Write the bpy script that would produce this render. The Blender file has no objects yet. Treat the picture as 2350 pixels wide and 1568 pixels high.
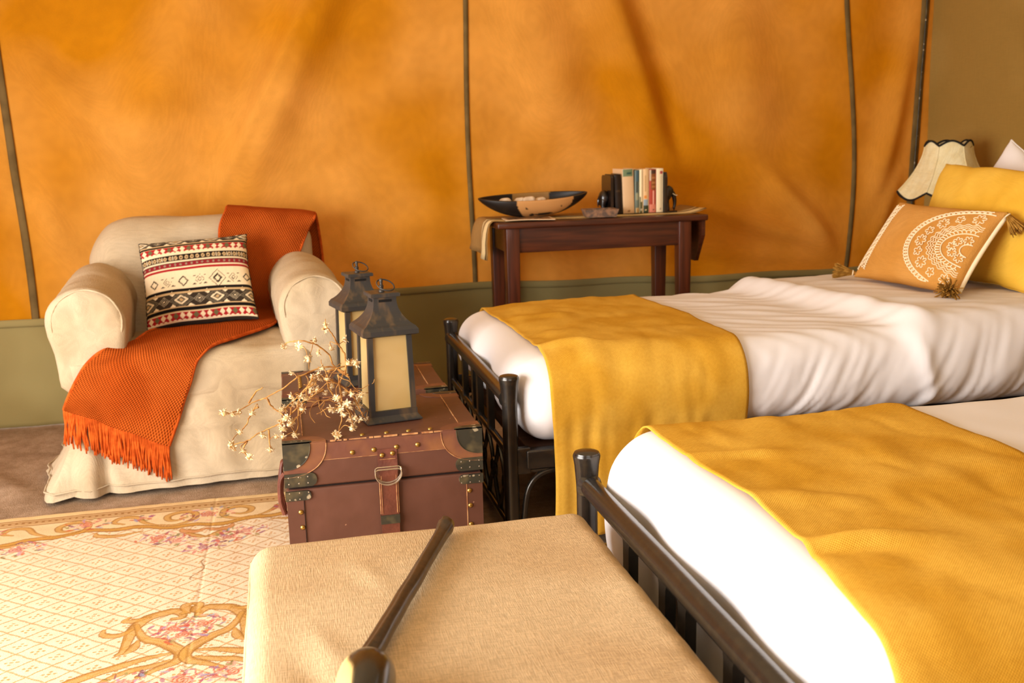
import bpy, bmesh, math, random
import numpy as np
from mathutils import Vector, Matrix

random.seed(7)
SC = bpy.context.scene
COL = SC.collection
PI = math.pi

# ------------------------------------------------------------------ camera
W_PX, H_PX, F_PX = 2350.0, 1568.0, 2285.0
YAW, PITCH, ROLL, CAM_H = map(math.radians, (12.7, 11.2, 1.5, 0.0))
CAM_H = 1.10
fw = Vector((math.sin(YAW) * math.cos(PITCH), math.cos(YAW) * math.cos(PITCH), -math.sin(PITCH)))
r0 = Vector((math.cos(YAW), -math.sin(YAW), 0.0))
u0 = r0.cross(fw)
rt = r0 * math.cos(ROLL) - u0 * math.sin(ROLL)
up = r0 * math.sin(ROLL) + u0 * math.cos(ROLL)
cam_d = bpy.data.cameras.new('camera')
cam = bpy.data.objects.new('camera', cam_d)
COL.objects.link(cam)
cam.matrix_world = Matrix(((rt.x, up.x, -fw.x, 0), (rt.y, up.y, -fw.y, 0), (rt.z, up.z, -fw.z, CAM_H), (0, 0, 0, 1)))
cam_d.sensor_width = 36.0
cam_d.lens = 36.0 * F_PX / W_PX
cam_d.clip_start = 0.02
cam_d.dof.use_dof = True
cam_d.dof.focus_distance = 2.1
cam_d.dof.aperture_fstop = 6.3
SC.camera = cam

# ------------------------------------------------------------------ world, daylight, exposure
world = bpy.data.worlds.new('world')
SC.world = world
world.use_nodes = True
bg = world.node_tree.nodes['Background']
bg.inputs[0].default_value = (1.0, 0.97, 0.93, 1)
bg.inputs[1].default_value = 0.9

def area(name, loc, target, sx, sy, power, col):
    d = bpy.data.lights.new(name, 'AREA')
    d.shape = 'RECTANGLE'
    d.size, d.size_y = sx, sy
    d.energy = power
    d.color = col
    o = bpy.data.objects.new(name, d)
    COL.objects.link(o)
    o.location = loc
    o.rotation_euler = (Vector(target) - Vector(loc)).to_track_quat('-Z', 'Y').to_euler()
    return o
# daylight through the open tent door on the left; added fill lamp behind camera
area('door_daylight', (-2.12, 0.95, 0.95), (0.6, 1.5, 0.60), 2.4, 1.5, 140, (1.0, 0.975, 0.94))
area('rear_fill', (0.4, -2.05, 1.4), (0.4, 3.0, 0.9), 2.2, 1.1, 14, (1.0, 0.975, 0.94))

vs = SC.view_settings
vs.view_transform = 'Standard'
vs.look = 'None'
vs.gamma = 1.0
vs.use_curve_mapping = False
vs.exposure = 0.5
SC.cycles.use_denoising = True
SC.cycles.max_bounces = 5
SC.cycles.diffuse_bounces = 4
SC.cycles.glossy_bounces = 2
SC.cycles.transmission_bounces = 3
SC.cycles.adaptive_threshold = 0.1
SC.cycles.use_light_tree = False
SC.cycles.caustics_reflective = False
SC.cycles.caustics_refractive = False

# ------------------------------------------------------------------ helpers
def lin(r, g, b):
    f = lambda c: (c / 255.0 / 12.92) if c <= 10.3 else ((c / 255.0 + 0.055) / 1.055) ** 2.4
    return (f(r), f(g), f(b), 1.0)

def fade(t): return t * t * t * (t * (t * 6 - 15) + 10)

_rng = np.random.RandomState(11)
_perm = np.concatenate([_rng.permutation(256)] * 3)
_grad = _rng.randn(256, 3)
_grad /= np.linalg.norm(_grad, axis=1)[:, None]

def noise(p):
    """gradient noise, p (N,3) -> (N,) about -0.7..0.7"""
    p = np.asarray(p, float)
    i = np.floor(p).astype(int)
    f = p - i
    i &= 255
    u = fade(f)
    out = 0
    for dx in (0, 1):
        wx = u[:, 0] if dx else 1 - u[:, 0]
        for dy in (0, 1):
            wy = u[:, 1] if dy else 1 - u[:, 1]
            for dz in (0, 1):
                wz = u[:, 2] if dz else 1 - u[:, 2]
                h = _perm[_perm[_perm[i[:, 0] + dx] + (i[:, 1] + dy)] % 256 + (i[:, 2] + dz)] % 256
                g = _grad[h]
                out = out + wx * wy * wz * (g[:, 0] * (f[:, 0] - dx) + g[:, 1] * (f[:, 1] - dy) + g[:, 2] * (f[:, 2] - dz))
    return out * 1.4

def noise2(x, y, s=0.0):
    return noise(np.stack([np.ravel(x), np.ravel(y), np.full(np.size(x), 3.7 + s)], 1)).reshape(np.shape(x))

def make_mesh(name, verts, faces, uv=None, colors=None, smooth=True):
    me = bpy.data.meshes.new(name)
    verts = np.asarray(verts, float)
    if isinstance(faces, np.ndarray):
        n, k = faces.shape
        me.vertices.add(len(verts))
        me.vertices.foreach_set('co', verts.astype(np.float32).ravel())
        me.loops.add(n * k)
        me.loops.foreach_set('vertex_index', faces.astype(np.int32).ravel())
        me.polygons.add(n)
        me.polygons.foreach_set('loop_start', (np.arange(n) * k).astype(np.int32))
        me.update(calc_edges=True)
    else:
        me.from_pydata([tuple(v) for v in verts], [], faces)
    if uv is not None:
        lay = me.uv_layers.new(name='UVMap')
        li = np.empty(len(me.loops), np.int32)
        me.loops.foreach_get('vertex_index', li)
        lay.data.foreach_set('uv', np.asarray(uv, np.float32)[li].ravel())
    if colors is not None:
        ca = me.color_attributes.new('print', 'FLOAT_COLOR', 'POINT')
        ca.data.foreach_set('color', np.asarray(colors, np.float32).ravel())
    if smooth:
        me.polygons.foreach_set('use_smooth', np.ones(len(me.polygons), bool))
    me.validate()
    me.update()
    return me

def obj(name, me, mat=None, parent=None, loc=(0, 0, 0), rot=None):
    o = bpy.data.objects.new(name, me)
    COL.objects.link(o)
    o.location = loc
    if rot is not None:
        o.rotation_euler = rot
    if parent is not None:
        o.parent = parent
    if mat is not None and me is not None and not me.materials:
        me.materials.append(mat)
    return o

def thing(name, label, cat, loc=(0, 0, 0), rotz=0.0, group=None):
    o = obj(name, None, None, None, loc, (0, 0, rotz))
    return tag(o, label, cat, group)

def tag(o, label, cat, group=None):
    o['label'] = label
    o['category'] = cat
    if group:
        o['group'] = group
    return o

def struct(name, me, mat):
    o = obj(name, me, mat)
    o['kind'] = 'structure'
    return o

class MB:
    """collects shapes into one mesh"""
    def __init__(self):
        self.v, self.f = [], []
    def add(self, verts, faces):
        b = len(self.v)
        self.v += [tuple(map(float, p)) for p in verts]
        self.f += [tuple(int(i) + b for i in f) for f in faces]
        return self
    def box(self, lo, hi):
        x0, y0, z0 = lo
        x1, y1, z1 = hi
        return self.add([(x0, y0, z0), (x1, y0, z0), (x1, y1, z0), (x0, y1, z0), (x0, y0, z1), (x1, y0, z1), (x1, y1, z1), (x0, y1, z1)],
                        [(0, 3, 2, 1), (4, 5, 6, 7), (0, 1, 5, 4), (1, 2, 6, 5), (2, 3, 7, 6), (3, 0, 4, 7)])
    def tube(self, pts, rad, sides=8, cap=True, closed=False):
        v, f = tube(pts, rad, sides, cap, closed)
        return self.add(v, f)
    def lathe(self, prof, n=20, c=(0, 0, 0)):
        v, f = [], []
        for r, z in prof:
            for k in range(n):
                a = 2 * PI * k / n
                v.append((c[0] + r * math.cos(a), c[1] + r * math.sin(a), c[2] + z))
        for i in range(len(prof) - 1):
            for k in range(n):
                k2 = (k + 1) % n
                f.append((i * n + k, i * n + k2, (i + 1) * n + k2, (i + 1) * n + k))
        f.append(tuple(range(n))[::-1])
        f.append(tuple((len(prof) - 1) * n + k for k in range(n)))
        return self.add(v, f)
    def plate(self, outline, axis, at, th):
        """flat outline (2D points, counter-clockwise) given thickness along an axis: 'y' plate lies in xz, 'z' in xy, 'x' in yz"""
        n = len(outline)
        def p(a, b, t):
            return {'y': (a, at + t, b), 'z': (a, b, at + t), 'x': (at + t, a, b)}[axis]
        v = [p(a, b, 0) for a, b in outline] + [p(a, b, th) for a, b in outline]
        f = [tuple(range(n)), tuple(range(n, 2 * n))[::-1]] + [(i, n + i, n + (i + 1) % n, (i + 1) % n) for i in range(n)]
        return self.add(v, f)
    def mesh(self, name, smooth=False):
        me = make_mesh(name, self.v, self.f, smooth=False)
        bm = bmesh.new()
        bm.from_mesh(me)
        bmesh.ops.recalc_face_normals(bm, faces=bm.faces)
        bm.to_mesh(me)
        bm.free()
        if smooth:
            me.polygons.foreach_set('use_smooth', np.ones(len(me.polygons), bool))
            me.set_sharp_from_angle(angle=math.radians(40))
        return me

def tube(pts, rad, sides=8, cap=True, closed=False):
    pts = [Vector(p) for p in pts]
    n = len(pts)
    if not hasattr(rad, '__len__'):
        rad = [rad] * n
    v, f = [], []
    ref = None
    for i, p in enumerate(pts):
        if closed:
            t = pts[(i + 1) % n] - pts[i - 1]
        else:
            t = pts[min(i + 1, n - 1)] - pts[max(i - 1, 0)]
        t = t.normalized() if t.length > 1e-9 else Vector((0, 0, 1))
        if ref is None:
            ref = Vector((0, 0, 1)) if abs(t.z) < 0.9 else Vector((1, 0, 0))
        a = (ref - t * ref.dot(t))
        a = a.normalized() if a.length > 1e-6 else t.orthogonal().normalized()
        ref = a
        b = t.cross(a)
        for k in range(sides):
            w = 2 * PI * k / sides
            v.append(tuple(p + (a * math.cos(w) + b * math.sin(w)) * rad[i]))
    m = n if closed else n - 1
    for i in range(m):
        j = (i + 1) % n
        for k in range(sides):
            k2 = (k + 1) % sides
            f.append((i * sides + k, i * sides + k2, j * sides + k2, j * sides + k))
    if cap and not closed:
        f.append(tuple(range(sides))[::-1])
        f.append(tuple((n - 1) * sides + k for k in range(sides)))
    return v, f

def catmull(pts, per=6):
    P = [Vector(p) for p in pts]
    P = [P[0] * 2 - P[1]] + P + [P[-1] * 2 - P[-2]]
    out = []
    for i in range(1, len(P) - 2):
        a, b, c, d = P[i - 1:i + 3]
        for k in range(per):
            t = k / per
            out.append(0.5 * ((2 * b) + (c - a) * t + (2 * a - 5 * b + 4 * c - d) * t * t + (3 * b - a - 3 * c + d) * t ** 3))
    out.append(P[-2])
    return out

def rbox(lo, hi, r, cell=0.02, deform=None, pw=2.0):
    """rounded box with evenly gridded faces; returns verts (N,3), quads (M,4)"""
    lo, hi = np.array(lo, float), np.array(hi, float)
    r = min(r, 0.499 * float((hi - lo).min()))
    ax = []
    for k in range(3):
        L = hi[k] - lo[k]
        n = max(2, int(round((L - 2 * r) / cell)))
        e = max(2, int(math.ceil(r * 1.2 / cell)) + 1)
        a = np.linspace(0, 1, e + 1)
        ax.append(np.concatenate([lo[k] + r * a[:-1], np.linspace(lo[k] + r, hi[k] - r, n + 1), hi[k] - r + r * a[1:]]))
    idx, V, F = {}, [], []
    N = [len(a) for a in ax]
    def vid(i, j, k):
        key = (i, j, k)
        if key not in idx:
            idx[key] = len(V)
            V.append((ax[0][i], ax[1][j], ax[2][k]))
        return idx[key]
    for i in range(N[0] - 1):
        for j in range(N[1] - 1):
            F.append((vid(i, j, 0), vid(i, j + 1, 0), vid(i + 1, j + 1, 0), vid(i + 1, j, 0)))
            F.append((vid(i, j, N[2] - 1), vid(i + 1, j, N[2] - 1), vid(i + 1, j + 1, N[2] - 1), vid(i, j + 1, N[2] - 1)))
    for i in range(N[0] - 1):
        for k in range(N[2] - 1):
            F.append((vid(i, 0, k), vid(i + 1, 0, k), vid(i + 1, 0, k + 1), vid(i, 0, k + 1)))
            F.append((vid(i, N[1] - 1, k), vid(i, N[1] - 1, k + 1), vid(i + 1, N[1] - 1, k + 1), vid(i + 1, N[1] - 1, k)))
    for j in range(N[1] - 1):
        for k in range(N[2] - 1):
            F.append((vid(0, j, k), vid(0, j, k + 1), vid(0, j + 1, k + 1), vid(0, j + 1, k)))
            F.append((vid(N[0] - 1, j, k), vid(N[0] - 1, j + 1, k), vid(N[0] - 1, j + 1, k + 1), vid(N[0] - 1, j, k + 1)))
    V = np.array(V)
    c = np.clip(V, lo + r, hi - r)
    d = V - c
    l = np.linalg.norm(d, axis=1)
    m = l > 1e-9
    # blend cube to sphere on the rounded edges
    d[m] = d[m] / l[m][:, None] * r
    V = c + d
    if deform is not None:
        V = deform(V)
    return V, np.array(F)

def grid(U, Vv, fn, flip=False):
    """U,Vv 1-D arrays -> verts from fn(u,v) arrays, quads, uv"""
    uu, vv = np.meshgrid(U, Vv, indexing='ij')
    P = fn(uu, vv)
    nu, nv = len(U), len(Vv)
    i = np.arange(nu - 1)[:, None] * nv + np.arange(nv - 1)[None, :]
    q = np.stack([i, i + nv, i + nv + 1, i + 1], -1).reshape(-1, 4)
    if flip:
        q = q[:, ::-1]
    return P.reshape(-1, 3), q, np.stack([uu, vv], -1).reshape(-1, 2)

def shell(V, Q, uv, th, colors=None):
    """give an open grid real thickness along its normals"""
    N = np.zeros_like(V)
    a = V[Q[:, 2]] - V[Q[:, 0]]
    b = V[Q[:, 3]] - V[Q[:, 1]]
    n = np.cross(a, b)
    for k in range(4):
        np.add.at(N, Q[:, k], n)
    N /= np.linalg.norm(N, axis=1)[:, None] + 1e-12
    nv = len(V)
    e = {}
    for q in Q:
        for k in range(4):
            s, t = int(q[k]), int(q[(k + 1) % 4])
            if (t, s) in e:
                del e[(t, s)]
            else:
                e[(s, t)] = 1
    rim = np.array([(t, s, s + nv, t + nv) for s, t in e])
    V2 = np.concatenate([V, V - N * th])
    Q2 = np.concatenate([Q, Q[:, ::-1] + nv, rim])
    uv2 = np.concatenate([uv, uv]) if uv is not None else None
    c2 = np.concatenate([colors, colors]) if colors is not None else None
    return V2, Q2, uv2, c2

def pillow(w, h, t, n=46, pinch=.10, puff=.42):
    """cushion in local x (width), z (height), y (thickness, front is -y); returns verts, quads, uv and a surface sampler"""
    def outline(u, v):
        k = 1 - pinch * (1 - v * v) ** 1.0
        l = 1 - pinch * (1 - u * u) ** 1.0
        return u * w / 2 * (1 - pinch * .9 * (1 - v * v) * np.abs(u) ** 2), v * h / 2 * (1 - pinch * .9 * (1 - u * u) * np.abs(v) ** 2)
    def front(u, v):
        x, z = outline(u, v)
        y = -t / 2 * ((1 - u ** 2).clip(0) ** puff) * ((1 - v ** 2).clip(0) ** puff)
        return x, y, z
    g = np.sin(np.linspace(-PI / 2, PI / 2, n))
    V1, Q1, uv1 = grid(g, g, lambda u, v: np.stack(front(u, v), -1))
    V2 = V1 * np.array([1, -1, 1])
    nb = len(V1)
    n1 = n
    bi = [i * n1 for i in range(n1)] + [(n1 - 1) * n1 + j for j in range(n1)] + [i * n1 + n1 - 1 for i in range(n1)] + list(range(n1))
    mp = np.arange(nb) + nb
    mp[np.array(bi)] = np.array(bi)
    Q2 = mp[Q1[:, ::-1]]
    return np.concatenate([V1, V2]), np.concatenate([Q1, Q2]), np.concatenate([uv1, uv1]), front

def frame(c, xdir, updir):
    x = Vector(xdir).normalized(); z = Vector(updir); z = (z - x * z.dot(x)).normalized(); y = z.cross(x)
    return Matrix(((x.x, y.x, z.x, c[0]), (x.y, y.y, z.y, c[1]), (x.z, y.z, z.z, c[2]), (0, 0, 0, 1)))

def soften(V, amp, s=9.0, seed=0.0):
    return V + np.stack([noise(V * s + seed), noise(V * s + seed + 5), noise(V * s + seed + 9)], 1) * amp

# ------------------------------------------------------------------ materials
def mat(name, col, rough=0.8, col2=None, nscale=4.0, nmix=(0.35, 0.65), spec=0.3, metal=0.0, sheen=0.0,
        weave=None, bump=None, attr=False, transl=None, coat=0.0, grain=None, uvweave=None, mottle=None, speck=None):
    m = bpy.data.materials.new(name)
    m.use_nodes = True
    nt = m.node_tree
    N, L = nt.nodes, nt.links
    p = N['Principled BSDF']
    out = N['Material Output']
    p.inputs['Roughness'].default_value = rough
    p.inputs['Specular IOR Level'].default_value = spec
    p.inputs['Metallic'].default_value = metal
    p.inputs['Sheen Weight'].default_value = sheen
    p.inputs['Coat Weight'].default_value = coat
    p.inputs['Coat Roughness'].default_value = 0.2
    tc = N.new('ShaderNodeTexCoord')
    src = tc.outputs['Object']
    def nz(scale, detail=4.0, stretch=None, coord=None):
        n = N.new('ShaderNodeTexNoise')
        n.inputs['Scale'].default_value = scale
        n.inputs['Detail'].default_value = detail
        c = coord or src
        if stretch:
            mp = N.new('ShaderNodeMapping')
            mp.inputs['Scale'].default_value = stretch
            L.new(c, mp.inputs[0])
            c = mp.outputs[0]
        L.new(c, n.inputs['Vector'])
        return n.outputs['Fac']
    def ramp(fac, a, b):
        r = N.new('ShaderNodeMapRange')
        r.inputs['From Min'].default_value = a
        r.inputs['From Max'].default_value = b
        L.new(fac, r.inputs['Value'])
        return r.outputs[0]
    def mix(fac, a, b, mode='MIX'):
        x = N.new('ShaderNodeMix')
        x.data_type = 'RGBA'
        x.blend_type = mode
        if isinstance(fac, float):
            x.inputs[0].default_value = fac
        else:
            L.new(fac, x.inputs[0])
        for s, k in ((a, 6), (b, 7)):
            if isinstance(s, tuple):
                x.inputs[k].default_value = s
            else:
                L.new(s, x.inputs[k])
        return x.outputs[2]
    if attr:
        an = N.new('ShaderNodeAttribute')
        an.attribute_name = 'print'
        c = an.outputs['Color']
    else:
        c = col
    if col2 is not None:
        st = grain
        c = mix(ramp(nz(nscale, 2.0, st), *nmix), c, col2)
    if mottle is not None:
        s, amt = mottle
        c = mix(ramp(nz(s, 2.0), 0.3, 0.7), c, mix(1.0, c, (amt, amt * 0.97, amt * 0.9, 1), 'MULTIPLY'))
    if speck is not None:
        s, thr, sc_col = speck
        c = mix(ramp(nz(s, 1.0), thr, thr + 0.04), c, sc_col)
    h = None
    if weave is not None:
        s, amt, camt = weave
        def thr2(st): return nz(1.0, 0.0, st)
        a = thr2((s, s * 0.06, s))
        b = thr2((s * 0.06, s, s * 0.06 if True else s))
        mx = N.new('ShaderNodeMath'); mx.operation = 'ADD'
        L.new(a, mx.inputs[0]); L.new(b, mx.inputs[1])
        h = (mx.outputs[0], amt)
        if camt:
            c = mix(ramp(mx.outputs[0], 0.8, 1.2), mix(1.0, c, (1 - camt,) * 3 + (1,), 'MULTIPLY'), c)
    if uvweave is not None:
        s, amt, camt = uvweave
        sx = N.new('ShaderNodeSeparateXYZ')
        L.new(tc.outputs['UV'], sx.inputs[0])
        def sn(o, ph):
            k = N.new('ShaderNodeMath'); k.operation = 'MULTIPLY_ADD'
            k.inputs[1].default_value = s; k.inputs[2].default_value = ph
            L.new(o, k.inputs[0])
            q = N.new('ShaderNodeMath'); q.operation = 'SINE'
            L.new(k.outputs[0], q.inputs[0])
            return q.outputs[0]
        m1 = N.new('ShaderNodeMath'); m1.operation = 'MULTIPLY'
        L.new(sn(sx.outputs[0], 0.0), m1.inputs[0]); L.new(sn(sx.outputs[1], 0.0), m1.inputs[1])
        h = (m1.outputs[0], amt)
        if camt:
            c = mix(ramp(m1.outputs[0], -0.6, 0.6), mix(1.0, c, (1 - camt,) * 3 + (1,), 'MULTIPLY'), c)
    if bump is not None:
        h2 = (nz(bump[0], 1.0), bump[1])
        b = N.new('ShaderNodeBump')
        b.inputs['Strength'].default_value = h2[1]
        b.inputs['Distance'].default_value = bump[2] if len(bump) > 2 else 0.004
        L.new(h2[0], b.inputs['Height'])
        L.new(b.outputs[0], p.inputs['Normal'])
    if h is not None:
        b2 = N.new('ShaderNodeBump')
        b2.inputs['Strength'].default_value = h[1]
        b2.inputs['Distance'].default_value = 0.002
        L.new(h[0], b2.inputs['Height'])
        if bump is not None:
            L.new(b.outputs[0], b2.inputs['Normal'])
        L.new(b2.outputs[0], p.inputs['Normal'])
    if isinstance(c, tuple):
        p.inputs['Base Color'].default_value = c
    else:
        L.new(c, p.inputs['Base Color'])
    if transl is not None:
        t = N.new('ShaderNodeBsdfTranslucent')
        fac, tcol = transl
        if tcol is None:
            if isinstance(c, tuple): t.inputs[0].default_value = c
            else: L.new(c, t.inputs[0])
        else:
            t.inputs[0].default_value = tcol
        ms = N.new('ShaderNodeMixShader')
        ms.inputs[0].default_value = fac
        L.new(p.outputs[0], ms.inputs[1])
        L.new(t.outputs[0], ms.inputs[2])
        L.new(ms.outputs[0], out.inputs[0])
    return m

M = {}
M['canvas'] = mat('orange_canvas', lin(238, 180, 84), 0.9, lin(212, 146, 20), 1.3, (0.40, 0.60), 0.1,
                  weave=(420, 0.25, 0.10), mottle=(6.0, 0.84), transl=(0.34, lin(250, 182, 36)))
M['roof'] = mat('pale_roof_canvas', lin(226, 204, 160), 0.9, lin(216, 190, 140), 1.3, (0.38, 0.62), 0.1, transl=(0.20, lin(236, 216, 176)))
M['olive'] = mat('olive_canvas', lin(152, 138, 90), 0.85, lin(134, 118, 72), 2.0, (0.4, 0.6), 0.15, bump=(6, 0.25, 0.02))
M['olive_tape'] = mat('olive_tape', lin(116, 94, 54), 0.8, lin(100, 80, 44), 12, (0.4, 0.6), 0.2)
M['olive_wall'] = mat('olive_drab_wall_canvas', lin(168, 136, 74), 0.9, lin(154, 122, 60), 1.5, (0.4, 0.6), 0.1, weave=(420, 0.2, 0.06))
M['carpet'] = mat('taupe_carpet', lin(178, 152, 128), 1.0, lin(152, 126, 102), 9.0, (0.35, 0.65), 0.05, bump=(260, 0.6, 0.004), mottle=(60, 0.8))
M['ground'] = mat('dry_earth', lin(206, 180, 140), 1.0, lin(180, 150, 110), 0.7)
M['rug'] = mat('tapestry_rug', None, 0.95, attr=True, spec=0.08, bump=(480, 0.35, 0.002), mottle=(260, 0.93))
M['linen'] = mat('natural_linen', lin(200, 180, 150), 0.9, lin(187, 164, 130), 3.0, (0.4, 0.6), 0.12, weave=(520, 0.35, 0.10), bump=(8, 0.45, 0.03))
M['bench_linen'] = mat('oatmeal_linen', lin(218, 190, 150), 0.9, lin(206, 174, 132), 3.0, (0.4, 0.6), 0.12, weave=(1000, 0.45, 0.24), bump=(14, 0.07, 0.01))
M['white_cotton'] = mat('white_cotton', lin(231, 226, 226), 0.75, None, spec=0.2, bump=(30, 0.06, 0.004))
M['mustard'] = mat('mustard_wool', lin(228, 178, 72), 0.95, lin(214, 160, 52), 6.0, (0.4, 0.6), 0.06, uvweave=(1500, 0.35, 0.10), mottle=(120, 0.92))
M['mustard_pillow'] = mat('mustard_cotton', lin(232, 186, 74), 0.9, lin(222, 172, 56), 4.0, (0.4, 0.6), 0.1, weave=(500, 0.2, 0.05))
M['amber'] = mat('amber_linen', lin(206, 150, 78), 0.9, lin(196, 138, 64), 5.0, (0.4, 0.6), 0.1, weave=(520, 0.4, 0.08))
M['cord'] = mat('cream_cord', lin(244, 226, 190), 0.85, bump=(900, 0.4, 0.001))
M['tassel'] = mat('ochre_tassel', lin(176, 130, 58), 0.9, lin(140, 98, 36), 60, (0.4, 0.6), 0.1)
M['rust'] = mat('rust_knit', lin(206, 96, 34), 0.95, lin(192, 84, 26), 6, (0.4, 0.6), 0.04, uvweave=(560, 1.0, 0.45))
M['rust_fringe'] = mat('rust_yarn', lin(204, 92, 32), 0.95, lin(176, 72, 22), 40, (0.4, 0.6), 0.08)
M['ethnic'] = mat('woven_print', None, 0.92, attr=True, spec=0.1, weave=(700, 0.3, 0.05))
M['trunk_leather'] = mat('oxblood_leather', lin(104, 65, 50), 0.5, lin(90, 54, 40), 3.0, (0.35, 0.65), 0.4, bump=(40, 0.12, 0.004), mottle=(18, 0.85), speck=(90, 0.79, lin(160, 116, 88)))
M['trunk_strap'] = mat('brown_strap_leather', lin(112, 60, 42), 0.5, lin(90, 46, 32), 30, (0.35, 0.65), 0.4, bump=(180, 0.3, 0.002))
M['trunk_patch'] = mat('worn_patch_leather', lin(110, 66, 49), 0.5, lin(138, 88, 52), 14, (0.45, 0.7), 0.4, bump=(60, 0.2, 0.003))
M['raw_edge'] = mat('raw_leather_edge', lin(196, 146, 96), 0.8, lin(160, 104, 64), 60, (0.4, 0.6))
M['dark_plate'] = mat('worn_black_plate', lin(62, 58, 46), 0.4, lin(104, 92, 64), 26, (0.5, 0.72), 0.5, metal=0.3, bump=(60, 0.2, 0.003), speck=(50, 0.68, lin(176, 160, 130)))
M['brass'] = mat('brass', lin(196, 160, 84), 0.3, lin(160, 122, 56), 90, (0.4, 0.6), 0.5, metal=0.9)
M['steel'] = mat('nickel_ring', lin(214, 206, 192), 0.25, metal=0.95)
M['gap'] = mat('dark_gap_felt', lin(36, 22, 16), 0.9)
M['iron'] = mat('brushed_black_lantern', lin(62, 60, 58), 0.42, lin(110, 90, 66), 40, (0.52, 0.78), 0.4, metal=0.35, grain=(1, 1, 0.15))
M['iron_dark'] = mat('dark_slot', lin(14, 12, 10), 0.7)
M['pane'] = mat('frosted_amber_glass', lin(228, 200, 138), 0.35, lin(218, 186, 118), 9, (0.4, 0.65), 0.4, transl=(0.35, lin(240, 208, 140)))
M['bed_metal'] = mat('black_bronze_metal', lin(44, 39, 34), 0.26, lin(58, 50, 40), 60, (0.45, 0.7), 0.7, metal=0.5, bump=(160, 0.10, 0.002), coat=0.35)
M['mahogany'] = mat('mahogany', lin(88, 41, 19), 0.4, lin(60, 26, 11), 3.0, (0.35, 0.65), 0.45, grain=(1.5, 22, 22), coat=0.15)
M['mahogany_leg'] = mat('mahogany_upright', lin(96, 44, 21), 0.4, lin(66, 29, 13), 3.0, (0.35, 0.65), 0.45, grain=(22, 22, 1.2), coat=0.15)
M['runner_cloth'] = mat('striped_runner', None, 0.95, attr=True, spec=0.1, weave=(500, 0.5, 0.08))
M['bowl'] = mat('carved_bowl', None, 0.45, attr=True, spec=0.35)
M['egg'] = mat('pale_stone', lin(226, 206, 180), 0.5, lin(200, 172, 140), 30, (0.45, 0.7))
M['ebony'] = mat('ebony', lin(26, 18, 14), 0.28, lin(44, 26, 18), 30, (0.45, 0.7), 0.5, coat=0.3)
M['paper'] = mat('book_paper', lin(214, 180, 130), 0.9, lin(190, 150, 100), 3.0, grain=(2, 300, 2))
M['soapstone'] = mat('speckled_soapstone', lin(150, 112, 84), 0.7, lin(100, 82, 70), 55, (0.4, 0.6), 0.3)
M['magazine'] = mat('magazine_print', None, 0.4, attr=True)
M['shade'] = mat('cream_linen_shade', lin(252, 240, 196), 0.9, lin(246, 230, 180), 30, (0.4, 0.6), 0.1, weave=(420, 0.6, 0.10), transl=(0.08, lin(250, 232, 180)))
M['black_braid'] = mat('black_braid', lin(28, 24, 20), 0.8)
M['lamp_base'] = mat('turned_lamp_wood', lin(80, 46, 24), 0.4, lin(58, 30, 16), 6, grain=(1, 1, 6))
M['stem'] = mat('dry_stem', lin(196, 146, 80), 0.8, lin(160, 108, 52), 60, (0.4, 0.6))
M['bloom'] = mat('dry_bloom', lin(248, 232, 196), 0.9, lin(216, 174, 110), 140, (0.4, 0.65), transl=(0.2, None))
M['stick'] = mat('dark_polished_horn', lin(62, 44, 30), 0.3, lin(40, 28, 20), 20, (0.35, 0.65), 0.5, grain=(6, 6, 1), coat=0.25)
M['stick_head'] = mat('horn_head', None, 0.22, attr=True, spec=0.5, coat=0.4)
M['dark_wood'] = mat('dark_floor_boards', lin(70, 42, 26), 0.6, lin(52, 30, 18), 3, grain=(1, 12, 1))

def plain(name, rgb, rgb2=None, rough=0.6, sc=20):
    return mat(name, lin(*rgb), rough, lin(*rgb2) if rgb2 else None, sc, (0.4, 0.6))

# ------------------------------------------------------------------ the tent
WX0, WX1, WY, WYR, WXL, WTOP = -2.2, 3.12, 4.40, -2.2, -2.2, 2.25

def seg_ridge(X, Z, a, b, w, amp, mode='ridge'):
    ax_, az = a; bx, bz = b
    dx, dz = bx - ax_, bz - az
    L = math.hypot(dx, dz)
    s = ((X - ax_) * dx + (Z - az) * dz) / (L * L)
    d = ((X - ax_) * dz - (Z - az) * dx) / L
    f = np.clip(1.25 - np.abs(s - 0.5) * 2, 0, 1)
    f = f * f * (3 - 2 * f)
    g = np.exp(-(d / w) ** 2)
    return amp * f * (g if mode == 'ridge' else g * d / w * 1.6)

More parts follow.
